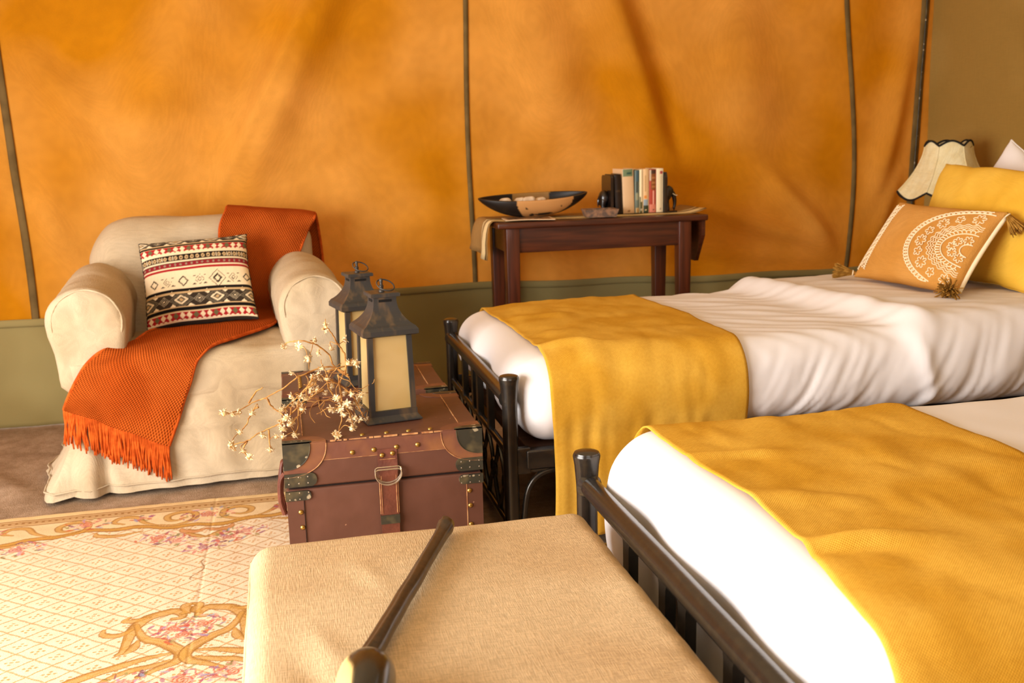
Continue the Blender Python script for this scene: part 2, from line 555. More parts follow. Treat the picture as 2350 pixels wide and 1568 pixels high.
def wall_fold(X, Z):
    """inward bulge of the hung canvas, metres toward the room"""
    o = 0.030 * noise2(X * 0.9, Z * 0.7) + 0.012 * noise2(X * 2.6 + Z * 1.1, Z * 1.4 - X * .8, 5)
    o += seg_ridge(X, Z, (0.42, 2.1), (-0.22, 0.85), 0.10, 0.040)
    o += seg_ridge(X, Z, (0.30, 2.0), (-0.33, 0.80), 0.035, 0.014)
    o += seg_ridge(X, Z, (-0.15, 2.1), (-0.62, 0.9), 0.16, 0.026)
    o += seg_ridge(X, Z, (-1.20, 1.75), (-0.55, 1.05), 0.07, 0.020)
    o += seg_ridge(X, Z, (-1.2, 1.3), (-0.8, 0.6), 0.06, 0.014)
    o += seg_ridge(X, Z, (1.32, 2.1), (1.74, 1.00), 0.10, 0.050)
    o += seg_ridge(X, Z, (1.52, 1.9), (1.86, 0.95), 0.05, -0.022)
    o += seg_ridge(X, Z, (1.00, 1.9), (1.32, 1.05), 0.16, 0.028)
    o += seg_ridge(X, Z, (2.05, 2.0), (2.20, 0.9), 0.14, 0.022)
    o += seg_ridge(X, Z, (2.68, 0.52), (1.75, 0.86), 0.05, 0.018)
    o += seg_ridge(X, Z, (2.68, 0.50), (2.20, 0.98), 0.05, 0.020)
    o += seg_ridge(X, Z, (2.68, 0.50), (1.6, 0.60), 0.04, 0.014)
    o += seg_ridge(X, Z, (3.05, 1.75), (2.80, 0.7), 0.06, 0.030)
    o += seg_ridge(X, Z, (2.80, 0.55), (2.98, 0.95), 0.04, 0.016)
    # taut at the seams and at the foot
    t = 1.0
    for sx in (-1.03, 0.822, 2.69, 3.05):
        t = t * (1 - 0.75 * np.exp(-((X - sx) / 0.10) ** 2))
    return 2.0 * o * t * np.clip((Z - 0.40) / 0.25, 0.15, 1)

def wall_y(X, Z):
    return WY - wall_fold(np.asarray(X, float), np.asarray(Z, float))

def seam_x(k, z):
    z = np.asarray(z, float)
    if k == 0: return -1.035 + 0.012 * np.sin(z * 3.0)
    if k == 1: return 0.822 + 0.006 * np.sin(z * 4.0)
    if k == 2: return 2.69 + 0.030 * np.sin((z - 0.5) * 3.4) - 0.02 * np.clip((z - .5), 0, 2)
    return 3.035 + 0.030 * np.clip(z - 1.0, -0.5, 1)

V, Q, uv = grid(np.linspace(WX0, WX1 + .05, 380), np.linspace(0.42, WTOP, 150),
                lambda u, v: np.stack([u, wall_y(u, v), v], -1))
V, Q, uv, _ = shell(V, Q[:, ::-1], uv, -0.004)
wall_back = struct('wall_back', make_mesh('wall_back', V, Q, uv), M['canvas'])

def band_top(X):
    return 0.475 + 0.014 * np.sin(X * 1.9 + .3) - 0.03 * np.clip(-X - 0.4, 0, 1) + 0.004 * np.sin(X * 9)
U = np.linspace(WX0, WX1 + .05, 260)
def bandfn(u, v):
    z = v * band_top(u)
    y = wall_y(u, np.maximum(z, 0.42)) - 0.010 - 0.018 * noise2(u * 3.0, v * 2.0, 9) * (1 - v * .8) - 0.010 * noise2(u * 9, v * 3, 2) * (1 - v) - 0.03 * (1 - v) ** 2
    return np.stack([u, y, z], -1)
V, Q, uv = grid(U, np.linspace(0, 1, 26), bandfn)
V, Q, uv, _ = shell(V, Q[:, ::-1], uv, -0.003)
struct('baseboard_back', make_mesh('baseboard_back', V, Q, uv), M['olive'])
# stitched hem on the band's upper edge
V, Q, uv = grid(U, np.linspace(0, 1, 4), lambda u, v: np.stack([u, wall_y(u, band_top(u)) - 0.014 - .002 * np.sin(v * PI), band_top(u) - 0.03 + v * 0.033], -1))
V, Q, uv, _ = shell(V, Q[:, ::-1], uv, -0.003)
struct('trim_5', make_mesh('trim_5', V, Q, uv), M['olive'])

for k, w in ((0, 0.030), (1, 0.022), (2, 0.026), (3, 0.044)):
    zz = np.linspace(band_top(seam_x(k, 0.5)) - 0.01, WTOP, 90)
    def tapefn(u, v):
        x = seam_x(k, v) + (u - 0.5) * w
        return np.stack([x, wall_y(x, v) - 0.006 - 0.006 * np.sin(u * PI), v], -1)
    V, Q, uv = grid(np.linspace(0, 1, 7), zz, tapefn)
    V, Q, uv, _ = shell(V, Q[:, ::-1], uv, -0.003)
    o = struct('trim_%d' % (k + 1), make_mesh('trim_%d' % (k + 1), V, Q, uv), M['olive_tape'])
    if k == 3:   # the zip laid down the middle of the wide tape
        V, Q, uv = grid(np.linspace(0, 1, 4), zz, lambda u, v: np.stack([seam_x(3, v) + (u - .5) * .008, wall_y(seam_x(3, v), v) - 0.016 - .002 * np.sin(u * PI), v], -1))
        V, Q, uv, _ = shell(V, Q[:, ::-1], uv, -0.002)
        obj('zip', make_mesh('zip', V, Q, uv), M['dark_plate'], o)

def rwall(u, v):   # u runs along y, v up
    x = WX1 - 0.012 + 0.018 * noise2(u * 1.1, v * .9, 4) + seg_ridge(u, v, (4.0, 1.9), (3.3, .9), .05, -0.010) + seg_ridge(u, v, (3.4, 2.0), (3.1, .7), .08, -0.012)
    return np.stack([x, u, v], -1)
V, Q, uv = grid(np.linspace(WYR, WY + 0.06, 160), np.linspace(0, WTOP, 60), rwall)
V, Q, uv, _ = shell(V, Q, uv, -0.004)
struct('wall_right', make_mesh('wall_right', V, Q, uv), M['olive_wall'])

# left wall with the wide door opening, rear wall with a window, roof
m = MB()
m.box((WXL - .01, WYR, 0), (WXL, -0.45, WTOP)); m.box((WXL - .01, 2.35, 0), (WXL, WY + .02, WTOP)); m.box((WXL - .01, -0.45, 2.1), (WXL, 2.35, WTOP))
struct('wall_left', m.mesh('wall_left'), M['canvas'])
m = MB()
m.box((WXL, WYR - .01, 0), (-0.9, WYR, WTOP)); m.box((1.7, WYR - .01, 0), (WX1, WYR, WTOP)); m.box((-0.9, WYR - .01, 0), (1.7, WYR, .75)); m.box((-0.9, WYR - .01, 2.0), (1.7, WYR, WTOP))
struct('wall_rear', m.mesh('wall_rear'), M['canvas'])
m = MB()
ym = (WY + WYR) / 2
m.add([(WXL - .1, WYR - .1, WTOP), (WX1 + .1, WYR - .1, WTOP), (WX1 + .1, ym, 3.0), (WXL - .1, ym, 3.0), (WXL - .1, WY + .1, WTOP), (WX1 + .1, WY + .1, WTOP)], [(0, 1, 2, 3), (3, 2, 5, 4)])
struct('ceiling', m.mesh('ceiling'), M['roof'])

def floorfn(u, v):
    z = 0.006 * noise2(u * 4 + v * 2, v * 3, 6) * np.clip((v - 3.2) / .5, 0, 1) * np.clip((-u - .5) / .3, 0, 1)
    z = z + seg_ridge(u, v, (-1.5, 4.2), (-.8, 3.3), .05, .018) + seg_ridge(u, v, (-1.6, 3.7), (-.9, 3.25), .04, .012)
    return np.stack([u, v, z - 0.004], -1)
V, Q, uv = grid(np.linspace(WXL, WX1, 220), np.linspace(WYR, WY + .01, 240), floorfn)
struct('floor', make_mesh('floor', V, Q, uv), M['carpet'])
m = MB(); m.box((-30, -30, -0.12), (30, 30, -0.06))
struct('ground', m.mesh('ground'), M['ground'])

# ------------------------------------------------------------------ tapestry rug
def rug():
    x0, x1, y0, y1 = -1.22, 0.515, 0.6, 3.186
    xs = np.unique(np.concatenate([np.arange(x0, -0.96, .012), np.arange(-.96, .02, .0021), np.arange(.02, x1, .012), [x1]]))
    ys = np.unique(np.concatenate([np.arange(y0, 1.95, .012), np.arange(1.95, y1, .0026), [y1]]))
    X, Y = np.meshgrid(xs, ys, indexing='ij')
    xc = -0.282
    C = np.zeros(X.shape + (3,))
    cream, tan, gold, brown = (np.array(lin(*c)[:3]) for c in ((230, 212, 184), (202, 166, 116), (198, 150, 78), (146, 98, 46)))
    C[:] = cream
    wob = 0.004 * noise2(X * 22, Y * 22, 1)
    def put(mask, col, a=1.0):
        C[mask] = C[mask] * (1 - a) + np.asarray(col) * a
    # lattice of the field
    a, b = 0.092, 0.076
    p = ((X - xc) / a + (Y - 2.751) / b) + 0.5; q = ((X - xc) / a - (Y - 2.751) / b) + 0.5
    wl = 0.012 * np.sin(X * 190)
    fp, fq = np.abs(((p + wl) % 1) - .5), np.abs(((q + wl) % 1) - .5)
    line = np.array(lin(190, 136, 76)[:3])
    put((0.5 - fp < 0.040) | (0.5 - fq < 0.040), line, 0.75)
    # small sprig in every cell
    u, v = (p % 1) - .5, (q % 1) - .5
    lx, ly = (u + v) * a / 2, (u - v) * b / 2
    for ox, oy in ((0, 0), (.012, .0), (-.012, 0), (0.003, .010), (-.003, -.010)):
        put((((lx - ox) / .0042) ** 2 + ((ly - oy) / .0034) ** 2) < 1, lin(196, 138, 70)[:3], .8)
    # border on the far side and the matching sides
    D = np.minimum(np.minimum(y1 - Y, Y - y0), np.minimum(X - x0, x1 - X))
    scal = 0.205 + 0.022 * np.cos((X - xc) * 2 * PI / 0.62) + 0.008 * np.sin((X - xc) * 2 * PI / .155)
    put(D < scal, lin(226, 200, 158)[:3])
    put(np.abs(D - scal) < 0.013 + wob, gold); put(np.abs(D - scal - .013) < 0.0035, brown, .8); put(np.abs(D - scal + .012) < 0.003, brown, .7)
    put((D < 0.078) & (D > 0.028), tan, .75)
    for d, w in ((0.032, .004), (0.048, .003), (0.062, .003), (0.078, .004)):
        put(np.abs(D - d) < w, brown, .75)
    put((np.abs(D - .055) < .005) & (np.sin(X * 330) > .3), brown, .7)
    put(D < 0.026, lin(222, 192, 142)[:3])
    def stroke(pts, w, col=gold, edge=brown):
        for mir in (0, 1):
            P = [(2 * xc - x, y) if mir else (x, y) for x, y in pts]
            P = [(t.x, t.y) for t in catmull([(x, y, 0) for x, y in P], 7)]
            bx = (X > min(p[0] for p in P) - .05) & (X < max(p[0] for p in P) + .05) & (Y > min(p[1] for p in P) - .05) & (Y < max(p[1] for p in P) + .05)
            if not bx.any(): continue
            xx, yy = X[bx], Y[bx]
            best = np.full(xx.shape, 9.0); side = np.zeros(xx.shape); tt = np.zeros(xx.shape)
            n = len(P) - 1
            for i in range(n):
                ax_, ay = P[i]; dx, dy = P[i + 1][0] - ax_, P[i + 1][1] - ay
                l2 = dx * dx + dy * dy + 1e-9
                t = np.clip(((xx - ax_) * dx + (yy - ay) * dy) / l2, 0, 1)
                d = np.hypot(xx - ax_ - t * dx, yy - ay - t * dy)
                k = d < best
                best = np.where(k, d, best); side = np.where(k, (xx - ax_) * dy - (yy - ay) * dx, side); tt = np.where(k, (i + t) / n, tt)
            ww = w * (0.35 + 0.65 * np.sin(np.clip(tt, .04, .96) * PI))
            c = C[bx]
            k = best < ww; c[k] = c[k] * .15 + col * .85
            k = (best < ww) & (side * (1 - 2 * mir) > 0) & (best > ww * .45); c[k] = c[k] * .3 + (edge * .5 + col * .5) * .7
            k = (best < ww * 1.12) & (best > ww * .82); c[k] = c[k] * .3 + edge * .7
            C[bx] = c
    stroke([(-.321, 2.338), (-.302, 2.343), (-.303, 2.364), (-.32, 2.383), (-.349, 2.377), (-.378, 2.364), (-.398, 2.336), (-.41, 2.299), (-.413, 2.255), (-.417, 2.206), (-.426, 2.191)], .016)
    stroke([(-.402, 2.323), (-.429, 2.291), (-.455, 2.289), (-.474, 2.304), (-.474, 2.324)], .011)
    stroke([(-.378, 2.364), (-.409, 2.356), (-.433, 2.359), (-.424, 2.377)], .010)
    stroke([(-.403, 2.33), (-.388, 2.28), (-.37, 2.249), (-.339, 2.228), (-.307, 2.194), (-.287, 2.158), (-.295, 2.125), (-.333, 2.101), (-.368, 2.077)], .016)
    stroke([(-.313, 2.165), (-.353, 2.159), (-.405, 2.138), (-.455, 2.118), (-.503, 2.093), (-.56, 2.06), (-.62, 2.0)], .014)
    stroke([(-.31, 2.135), (-.349, 2.117), (-.4, 2.103), (-.45, 2.07)], .011)
    stroke([(-.303, 2.364), (-.292, 2.375), (-.297, 2.406), (-.285, 2.415)], .014)
    stroke([(-.389, 2.248), (-.396, 2.213), (-.41, 2.192)], .012)
    for dx in (0.0, -0.31, -0.62):     # paired C scrolls along the border
        stroke([(-.352 + dx, 3.035), (-.375 + dx, 3.02), (-.40 + dx, 3.03), (-.405 + dx, 3.065), (-.37 + dx, 3.09), (-.33 + dx, 3.075), (-.325 + dx, 3.02), (-.37 + dx, 2.985), (-.43 + dx, 2.995)], .012)
        stroke([(-.43 + dx, 2.995), (-.47 + dx, 3.03), (-.50 + dx, 3.08), (-.545 + dx, 3.085), (-.56 + dx, 3.05), (-.53 + dx, 3.03)], .011)
        stroke([(-.47 + dx, 2.955), (-.54 + dx, 2.94), (-.59 + dx, 2.955), (-.60 + dx, 2.975)], .012)
    stroke([(-.282, 2.925), (-.315, 2.91), (-.345, 2.92), (-.355, 2.94)], .014, np.array(lin(200, 136, 80)[:3]))
    stroke([(-.282, 2.86), (-.31, 2.875), (-.335, 2.9)], .012)
    rr = random.Random(4)
    pal = [lin(*c)[:3] for c in ((186, 86, 82), (206, 120, 110), (196, 92, 62), (158, 96, 128), (178, 140, 170), (128, 72, 96), (226, 168, 150), (120, 112, 60), (146, 138, 84), (170, 150, 100), (150, 156, 178))]
    for (cx_, cy_, R) in ((-.316, 2.286, .055), (-.25, 2.3, .055), (-.29, 2.25, .05), (-.286, 3.05, .075), (-.414, 2.887, .06), (-.17, 2.875, .06), (-.282, 2.78, .05), (-.638, 3.06, .06), (-.80, 2.91, .07),
                          (-.274, 2.04, .07), (-.395, 2.06, .05), (-.17, 2.05, .05), (-.48, 3.07, .03), (-.36, 2.85, .05), (-.22, 2.84, .05), (-.92, 3.06, .05), (-.05, 3.05, .05)):
        for k in range(int(R * 620)):
            an, rad_ = rr.uniform(0, 2 * PI), R * math.sqrt(rr.random())
            px, py = cx_ + rad_ * math.cos(an) * 1.15, cy_ + rad_ * math.sin(an) * .8
            ln, wd, th = rr.uniform(.006, .016), rr.uniform(.002, .0055), rr.uniform(0, PI)
            bx = (np.abs(xs - px) < .022), (np.abs(ys - py) < .022)
            ix = np.ix_(*[np.where(z_)[0] for z_ in bx])
            if ix[0].size == 0 or ix[1].size == 0: continue
            xx, yy = X[ix] - px, Y[ix] - py
            e = ((xx * math.cos(th) + yy * math.sin(th)) / ln) ** 2 + ((-xx * math.sin(th) + yy * math.cos(th)) / wd) ** 2
            c = C[ix]; k2 = e < 1
            c[k2] = c[k2] * .25 + np.array(rr.choice(pal[:7] if rad_ < R * .7 else pal)) * .75
            C[ix] = c
        # an open rose in the middle
        px, py = cx_, cy_
        col = np.array(rr.choice(pal[:4]))
        dd = np.hypot(X - px, (Y - py) * 1.15); an = np.arctan2(Y - py, X - px)
        k = (dd < R * .34 * (1 + .18 * np.sin(5 * an))); put(k, col * .6 + cream * .4, .7)
        k &= (np.sin(dd * 700 + 2 * an) > .35); put(k, col, .8)
    # a dark scuff
    dmark = np.abs((X + .285) - .010 * np.sin((Y - 2.6) * 60) - (Y - 2.6) * .2)
    put((dmark < .0022) & (Y > 2.56) & (Y < 2.69), lin(150, 112, 76)[:3], .8)
    Z = 0.007 + 0.0016 * noise2(X * 7, Y * 7, 3) + 0.0012 * noise2(X * 25, Y * 25, 8) - .001 * np.exp(-((X + .27) / .004) ** 2)
    P = np.stack([X, Y, Z], -1).reshape(-1, 3)
    nu, nv = len(xs), len(ys)
    i = np.arange(nu - 1)[:, None] * nv + np.arange(nv - 1)[None, :]
    Qd = np.stack([i, i + nv, i + nv + 1, i + 1], -1).reshape(-1, 4)
    # rim down to the floor
    per = np.concatenate([np.arange(nu) * nv, (nu - 1) * nv + np.arange(1, nv), np.arange(nu - 2, -1, -1) * nv + nv - 1, np.arange(nv - 2, 0, -1)])
    low = P[per].copy(); low[:, 2] = -0.002
    nb = len(P)
    k = np.arange(len(per)); k2 = (k + 1) % len(per)
    rimq = np.stack([per[k], nb + k, nb + k2, per[k2]], -1)
    allP = np.concatenate([P, low]); cc = C.reshape(-1, 3)
    cc = np.concatenate([cc, cc[per]])
    o = obj('rug', make_mesh('rug', allP, np.concatenate([Qd, rimq]), None, np.concatenate([cc, np.ones((len(cc), 1))], 1)), M['rug'])
    tag(o, 'cream floral tapestry rug with gold scrolls on the floor', 'rug')
rug()
RUGZ = 0.009

# ------------------------------------------------------------------ armchair
CH = thing('armchair', 'slipcovered cream linen armchair with rolled arms against the orange wall', 'armchair', (-0.300, 3.775, 0), math.radians(4.0))
def wr(V, s, amp, seed=0.0):
    return amp * noise(V * s + seed)

def arm(side):
    # section in x-z: a roll on a narrower stem; swept front to back
    ys = np.concatenate([[-.392, -.391, -.385, -.372], np.linspace(-.345, .36, 36)])
    inset = np.concatenate([[.25, .75, .93, .985], np.ones(36)])
    n = 48
    V = []
    for y, k in zip(ys, inset):
        for a in np.linspace(0, 2 * PI, n, endpoint=False):
            c, s = math.cos(a), math.sin(a)
            x, z = 0.122 * c, 0.125 * s
            if s < 0:
                t = min(1, -s * 1.0)
                z = -0.26 * t
                x = float(np.clip((0.122 - 0.030 * t) * c / .6, -.122 + .03 * t, .122 - .03 * t))
            sag = 0.012 * math.sin((y + .1) * 7) * max(0, s)
            zc = 0.572 + 0.02 * (1 if y < -.2 else 0) * 0
            V.append((x * k, y, zc + z * k + sag - 0.05 * (1 - k)))
    V = np.array(V)
    m_ = len(ys)
    i = np.arange(m_ - 1)[:, None] * n + np.arange(n)[None, :]
    j = np.arange(m_ - 1)[:, None] * n + (np.arange(n)[None, :] + 1) % n
    Q = np.stack([i, i + n, j + n, j], -1).reshape(-1, 4)
    F = [tuple(q) for q in Q] + [tuple(range(n))] + [tuple((m_ - 1) * n + k for k in range(n))[::-1]]
    V[:, 0] += wr(V, 9, .007, side) ; V[:, 2] += wr(V, 7, .008, 3 + side) ; V[:, 1] += np.where(V[:, 1] < -.36, wr(V, 16, .012, 7), 0)
    if side < 0: V[:, 0] -= .006 * np.clip((V[:, 2] - .4) * 4, 0, 1)
    V[:, 0] += side * 0.362
    me = make_mesh('armrest', V, F)
    o = obj('armrest', me, M['linen'], CH)
    # piped seam round the front of the roll
    P = []
    for a in np.linspace(-.25 * PI, 1.2 * PI, 30):
        P.append((side * .362 + .106 * math.cos(a), -.386 + .004 * math.sin(a * 9), .572 + .108 * math.sin(a)))
    v, f = tube(P, .0035, 6)
    obj('piping', make_mesh('piping', v, f), M['linen'], o)
arm(-1); arm(1)

def backf(V):
    V = V.copy()
    t = np.clip((V[:, 2] - .42) / .44, 0, 1)
    V[:, 1] += 0.10 * t + 0.02 * np.sin(V[:, 0] * 4)
    edge = np.clip((np.abs(V[:, 0]) - .22) / .18, 0, 1)
    V[:, 2] -= np.where(V[:, 0] < 0, .085, .040) * edge ** 2.2 * t
    V[:, 2] -= 0.012 * np.exp(-((V[:, 0] - .05) / .2) ** 2) * t
    V += np.stack([wr(V, 6, .008, 1), wr(V, 6, .014, 2), wr(V, 6, .008, 3)], 1)
    return V
V, Q = rbox((-.405, .13, .30), (.425, .34, .868), .085, .022, backf)
obj('backrest', make_mesh('backrest', V, Q), M['linen'], CH)
def seatf(V):
    V = V.copy()
    V[:, 2] += 0.022 * np.clip(1 - (V[:, 0] / .3) ** 2, 0, 1) * np.clip(1 - ((V[:, 1] + .1) / .35) ** 2, 0, 1) * (V[:, 2] > .40)
    V += np.stack([wr(V, 8, .006, 4), wr(V, 8, .008, 5), wr(V, 7, .010, 6)], 1)
    return V
V, Q = rbox((-.345, -.412, .28), (.345, .22, .452), .05, .018, seatf)
obj('seat_cushion', make_mesh('seat_cushion', V, Q), M['linen'], CH)
# gathered slipcover skirt to the floor
def skirt():
    n, lv = 260, 34
    V = []
    per = []
    hx, hy, r = .450, .398, .05
    tot = 4 * (hx + hy)
    for k in range(n):
        t = k / n * tot
        if t < 2 * hx: p = (-hx + t, -hy, 0, -1)
        elif t < 2 * hx + 2 * hy: p = (hx, -hy + (t - 2 * hx), 1, 0)
        elif t < 4 * hx + 2 * hy: p = (hx - (t - 2 * hx - 2 * hy), hy, 0, 1)
        else: p = (-hx, hy - (t - 4 * hx - 2 * hy), -1, 0)
        x, y = np.clip(p[0], -hx + r, hx - r), np.clip(p[1], -hy + r, hy - r)
        dx, dy = p[0] - x, p[1] - y
        l = math.hypot(dx, dy)
        nx, ny = (dx / l, dy / l) if l > 1e-6 and (abs(dx) > 0 and abs(dy) > 0) else (p[2], p[3])
        per.append((x + nx * r, y + ny * r, nx, ny, t))
    P = np.array(per)
    for j in range(lv):
        z = 0.012 + (0.44 - .012) * j / (lv - 1)
        q = 1 - z / .44
        flare = 0.012 * q + 0.03 * q ** 3
        arr = np.stack([P[:, 4] * 5, np.full(n, z * 4), np.zeros(n)], 1)
        arr2 = np.stack([P[:, 4] * 14 + z * 6, np.full(n, z * 7), np.ones(n)], 1)
        wv = 0.022 * noise(arr) * (.35 + q) + 0.012 * noise(arr2) * (.5 + q)
        # a sharp pleat at the front left corner and a flared left rear hem
        pleat = -0.022 * np.exp(-((P[:, 4] - .10) / .018) ** 2) * q + .02 * np.exp(-((P[:, 4] - .06) / .03) ** 2) * q
        left = np.where(P[:, 2] < -.7, (.075 * q ** 2.5), 0)
        # seam fold across the front apron
        seam = 0.005 * np.exp(-((z - .205) / .008) ** 2) * (P[:, 3] < -.7)
        o_ = flare + wv + pleat + left + seam - .018 * math.sin(PI * min(1, q * 1.1)) * (np.abs(P[:, 2]) > .7)
        V.append(np.stack([P[:, 0] + P[:, 2] * o_, P[:, 1] + P[:, 3] * o_, np.full(n, z) + (.012 * noise(arr) if j == 0 else 0)], 1))
    V = np.concatenate(V)
    i = np.arange(lv - 1)[:, None] * n + np.arange(n)[None, :]
    j = np.arange(lv - 1)[:, None] * n + (np.arange(n)[None, :] + 1) % n
    Q = np.stack([i, j, j + n, i + n], -1).reshape(-1, 4)
    F = [tuple(q) for q in Q] + [tuple((lv - 1) * n + k for k in range(n))]
    obj('skirt', make_mesh('skirt', V, F), M['linen'], CH)
    # the stitched hem
    hem = [tuple(v * np.array([1.004, 1.004, 1])) for v in V[n:2 * n:2]]
    v, f = tube([(p[0], p[1], p[2] + .012) for p in hem], .003, 5, closed=True)
    obj('hem', make_mesh('hem', v, f), M['linen'], CH)
skirt()

# ------------------------------------------------------------------ throw and patterned cushion on the armchair
THROW = [[(-0.186,4.245,0.61),(-0.156,4.245,0.607),(-0.126,4.245,0.605),(-0.095,4.245,0.601),(-0.064,4.245,0.598),(-0.033,4.245,0.594),(-0.001,4.245,0.591),(0.03,4.245,0.588),(0.059,4.245,0.586),(0.089,4.245,0.583),(0.12,4.245,0.577),(0.151,4.245,0.57)],[(-0.188,4.243,0.71),(-0.158,4.243,0.707),(-0.128,4.243,0.705),(-0.097,4.243,0.701),(-0.066,4.243,0.698),(-0.035,4.243,0.694),(-0.003,4.243,0.691),(0.028,4.243,0.688),(0.057,4.243,0.686),(0.087,4.243,0.683),(0.118,4.243,0.677),(0.149,4.243,0.67)],[(-0.196,4.235,0.81),(-0.166,4.235,0.807),(-0.136,4.235,0.805),(-0.105,4.235,0.801),(-0.074,4.235,0.798),(-0.043,4.235,0.794),(-0.011,4.235,0.791),(0.02,4.235,0.788),(0.049,4.235,0.786),(0.079,4.235,0.783),(0.11,4.235,0.777),(0.141,4.235,0.77)],[(-0.206,4.19,0.874),(-0.176,4.19,0.871),(-0.146,4.19,0.869),(-0.115,4.19,0.865),(-0.084,4.19,0.862),(-0.053,4.19,0.858),(-0.021,4.19,0.855),(0.01,4.19,0.852),(0.039,4.19,0.85),(0.069,4.19,0.847),(0.1,4.19,0.841),(0.131,4.19,0.834)],[(-0.212,4.13,0.884),(-0.182,4.13,0.881),(-0.152,4.13,0.879),(-0.121,4.13,0.875),(-0.09,4.13,0.872),(-0.059,4.13,0.868),(-0.027,4.13,0.865),(0.004,4.13,0.862),(0.033,4.13,0.86),(0.063,4.13,0.857),(0.094,4.13,0.851),(0.125,4.13,0.844)],[(-0.216,4.085,0.87),(-0.186,4.078,0.867),(-0.156,4.07,0.865),(-0.125,4.062,0.861),(-0.094,4.056,0.858),(-0.063,4.053,0.854),(-0.031,4.056,0.851),(0,4.063,0.848),(0.029,4.069,0.846),(0.059,4.067,0.843),(0.09,4.063,0.837),(0.121,4.061,0.83)],[(-0.239,3.993,0.807),(-0.21,3.996,0.804),(-0.182,4,0.801),(-0.154,4.003,0.798),(-0.125,4.006,0.796),(-0.096,4.008,0.793),(-0.067,4.011,0.791),(-0.038,4.014,0.789),(-0.008,4.018,0.787),(0.023,4.024,0.783),(0.055,4.036,0.779),(0.087,4.056,0.774)],[(-0.245,3.963,0.678),(-0.219,3.964,0.676),(-0.194,3.966,0.675),(-0.168,3.97,0.673),(-0.142,3.974,0.671),(-0.117,3.979,0.669),(-0.092,3.984,0.667),(-0.067,3.986,0.666),(-0.042,3.985,0.665),(-0.016,3.985,0.664),(0.01,3.985,0.664),(0.036,3.985,0.663)],[(-0.266,3.939,0.569),(-0.243,3.941,0.568),(-0.219,3.943,0.566),(-0.195,3.946,0.564),(-0.171,3.949,0.562),(-0.148,3.952,0.561),(-0.124,3.956,0.559),(-0.1,3.959,0.557),(-0.078,3.961,0.555),(-0.054,3.96,0.554),(-0.03,3.96,0.553),(-0.005,3.96,0.552)],[(-0.307,3.909,0.494),(-0.282,3.913,0.494),(-0.258,3.916,0.493),(-0.233,3.919,0.492),(-0.208,3.923,0.491),(-0.183,3.927,0.489),(-0.158,3.931,0.488),(-0.133,3.936,0.486),(-0.108,3.94,0.485),(-0.084,3.943,0.484),(-0.059,3.942,0.483),(-0.033,3.94,0.482)],[(-0.378,3.799,0.484),(-0.348,3.783,0.485),(-0.319,3.767,0.485),(-0.29,3.752,0.486),(-0.261,3.735,0.486),(-0.232,3.715,0.487),(-0.202,3.696,0.488),(-0.173,3.687,0.488),(-0.145,3.685,0.486),(-0.117,3.686,0.483),(-0.089,3.687,0.481),(-0.061,3.69,0.478)],[(-0.48,3.658,0.486),(-0.457,3.671,0.481),(-0.429,3.653,0.481),(-0.398,3.62,0.483),(-0.368,3.596,0.483),(-0.34,3.581,0.482),(-0.312,3.567,0.481),(-0.284,3.549,0.48),(-0.255,3.531,0.48),(-0.227,3.511,0.48),(-0.199,3.494,0.479),(-0.171,3.482,0.478)],[(-0.534,3.456,0.472),(-0.522,3.519,0.474),(-0.504,3.516,0.475),(-0.474,3.486,0.477),(-0.446,3.468,0.478),(-0.418,3.455,0.477),(-0.391,3.441,0.476),(-0.364,3.421,0.477),(-0.336,3.403,0.477),(-0.308,3.392,0.476),(-0.282,3.388,0.473),(-0.255,3.386,0.47)],[(-0.589,3.355,0.482),(-0.564,3.364,0.479),(-0.539,3.37,0.475),(-0.514,3.375,0.47),(-0.489,3.374,0.467),(-0.462,3.37,0.464),(-0.435,3.366,0.461),(-0.408,3.362,0.457),(-0.381,3.358,0.452),(-0.354,3.354,0.448),(-0.327,3.353,0.443),(-0.299,3.353,0.439)],[(-0.641,3.342,0.445),(-0.612,3.343,0.442),(-0.584,3.343,0.441),(-0.554,3.34,0.44),(-0.524,3.339,0.437),(-0.494,3.339,0.432),(-0.465,3.341,0.427),(-0.436,3.342,0.423),(-0.407,3.342,0.419),(-0.377,3.341,0.415),(-0.347,3.342,0.411),(-0.317,3.343,0.407)],[(-0.677,3.338,0.395),(-0.647,3.339,0.393),(-0.617,3.339,0.391),(-0.586,3.334,0.389),(-0.553,3.329,0.386),(-0.521,3.331,0.382),(-0.489,3.335,0.378),(-0.459,3.339,0.374),(-0.428,3.341,0.371),(-0.397,3.341,0.367),(-0.365,3.341,0.364),(-0.333,3.342,0.36)],[(-0.705,3.341,0.346),(-0.673,3.338,0.344),(-0.641,3.339,0.34),(-0.611,3.339,0.336),(-0.58,3.335,0.334),(-0.547,3.333,0.33),(-0.514,3.335,0.327),(-0.483,3.338,0.323),(-0.452,3.341,0.319),(-0.42,3.343,0.316),(-0.388,3.346,0.311),(-0.356,3.35,0.306)],[(-0.719,3.338,0.316),(-0.688,3.335,0.311),(-0.656,3.334,0.304),(-0.627,3.338,0.296),(-0.599,3.339,0.288),(-0.568,3.339,0.281),(-0.537,3.341,0.274),(-0.507,3.342,0.267),(-0.477,3.342,0.261),(-0.445,3.342,0.253),(-0.413,3.346,0.245),(-0.382,3.352,0.237)],[(-0.725,3.338,0.3),(-0.696,3.333,0.288),(-0.666,3.329,0.277),(-0.637,3.332,0.262),(-0.613,3.337,0.246),(-0.587,3.336,0.233),(-0.558,3.333,0.221),(-0.529,3.334,0.207),(-0.502,3.336,0.192),(-0.475,3.337,0.178),(-0.446,3.336,0.164),(-0.418,3.337,0.151)]]
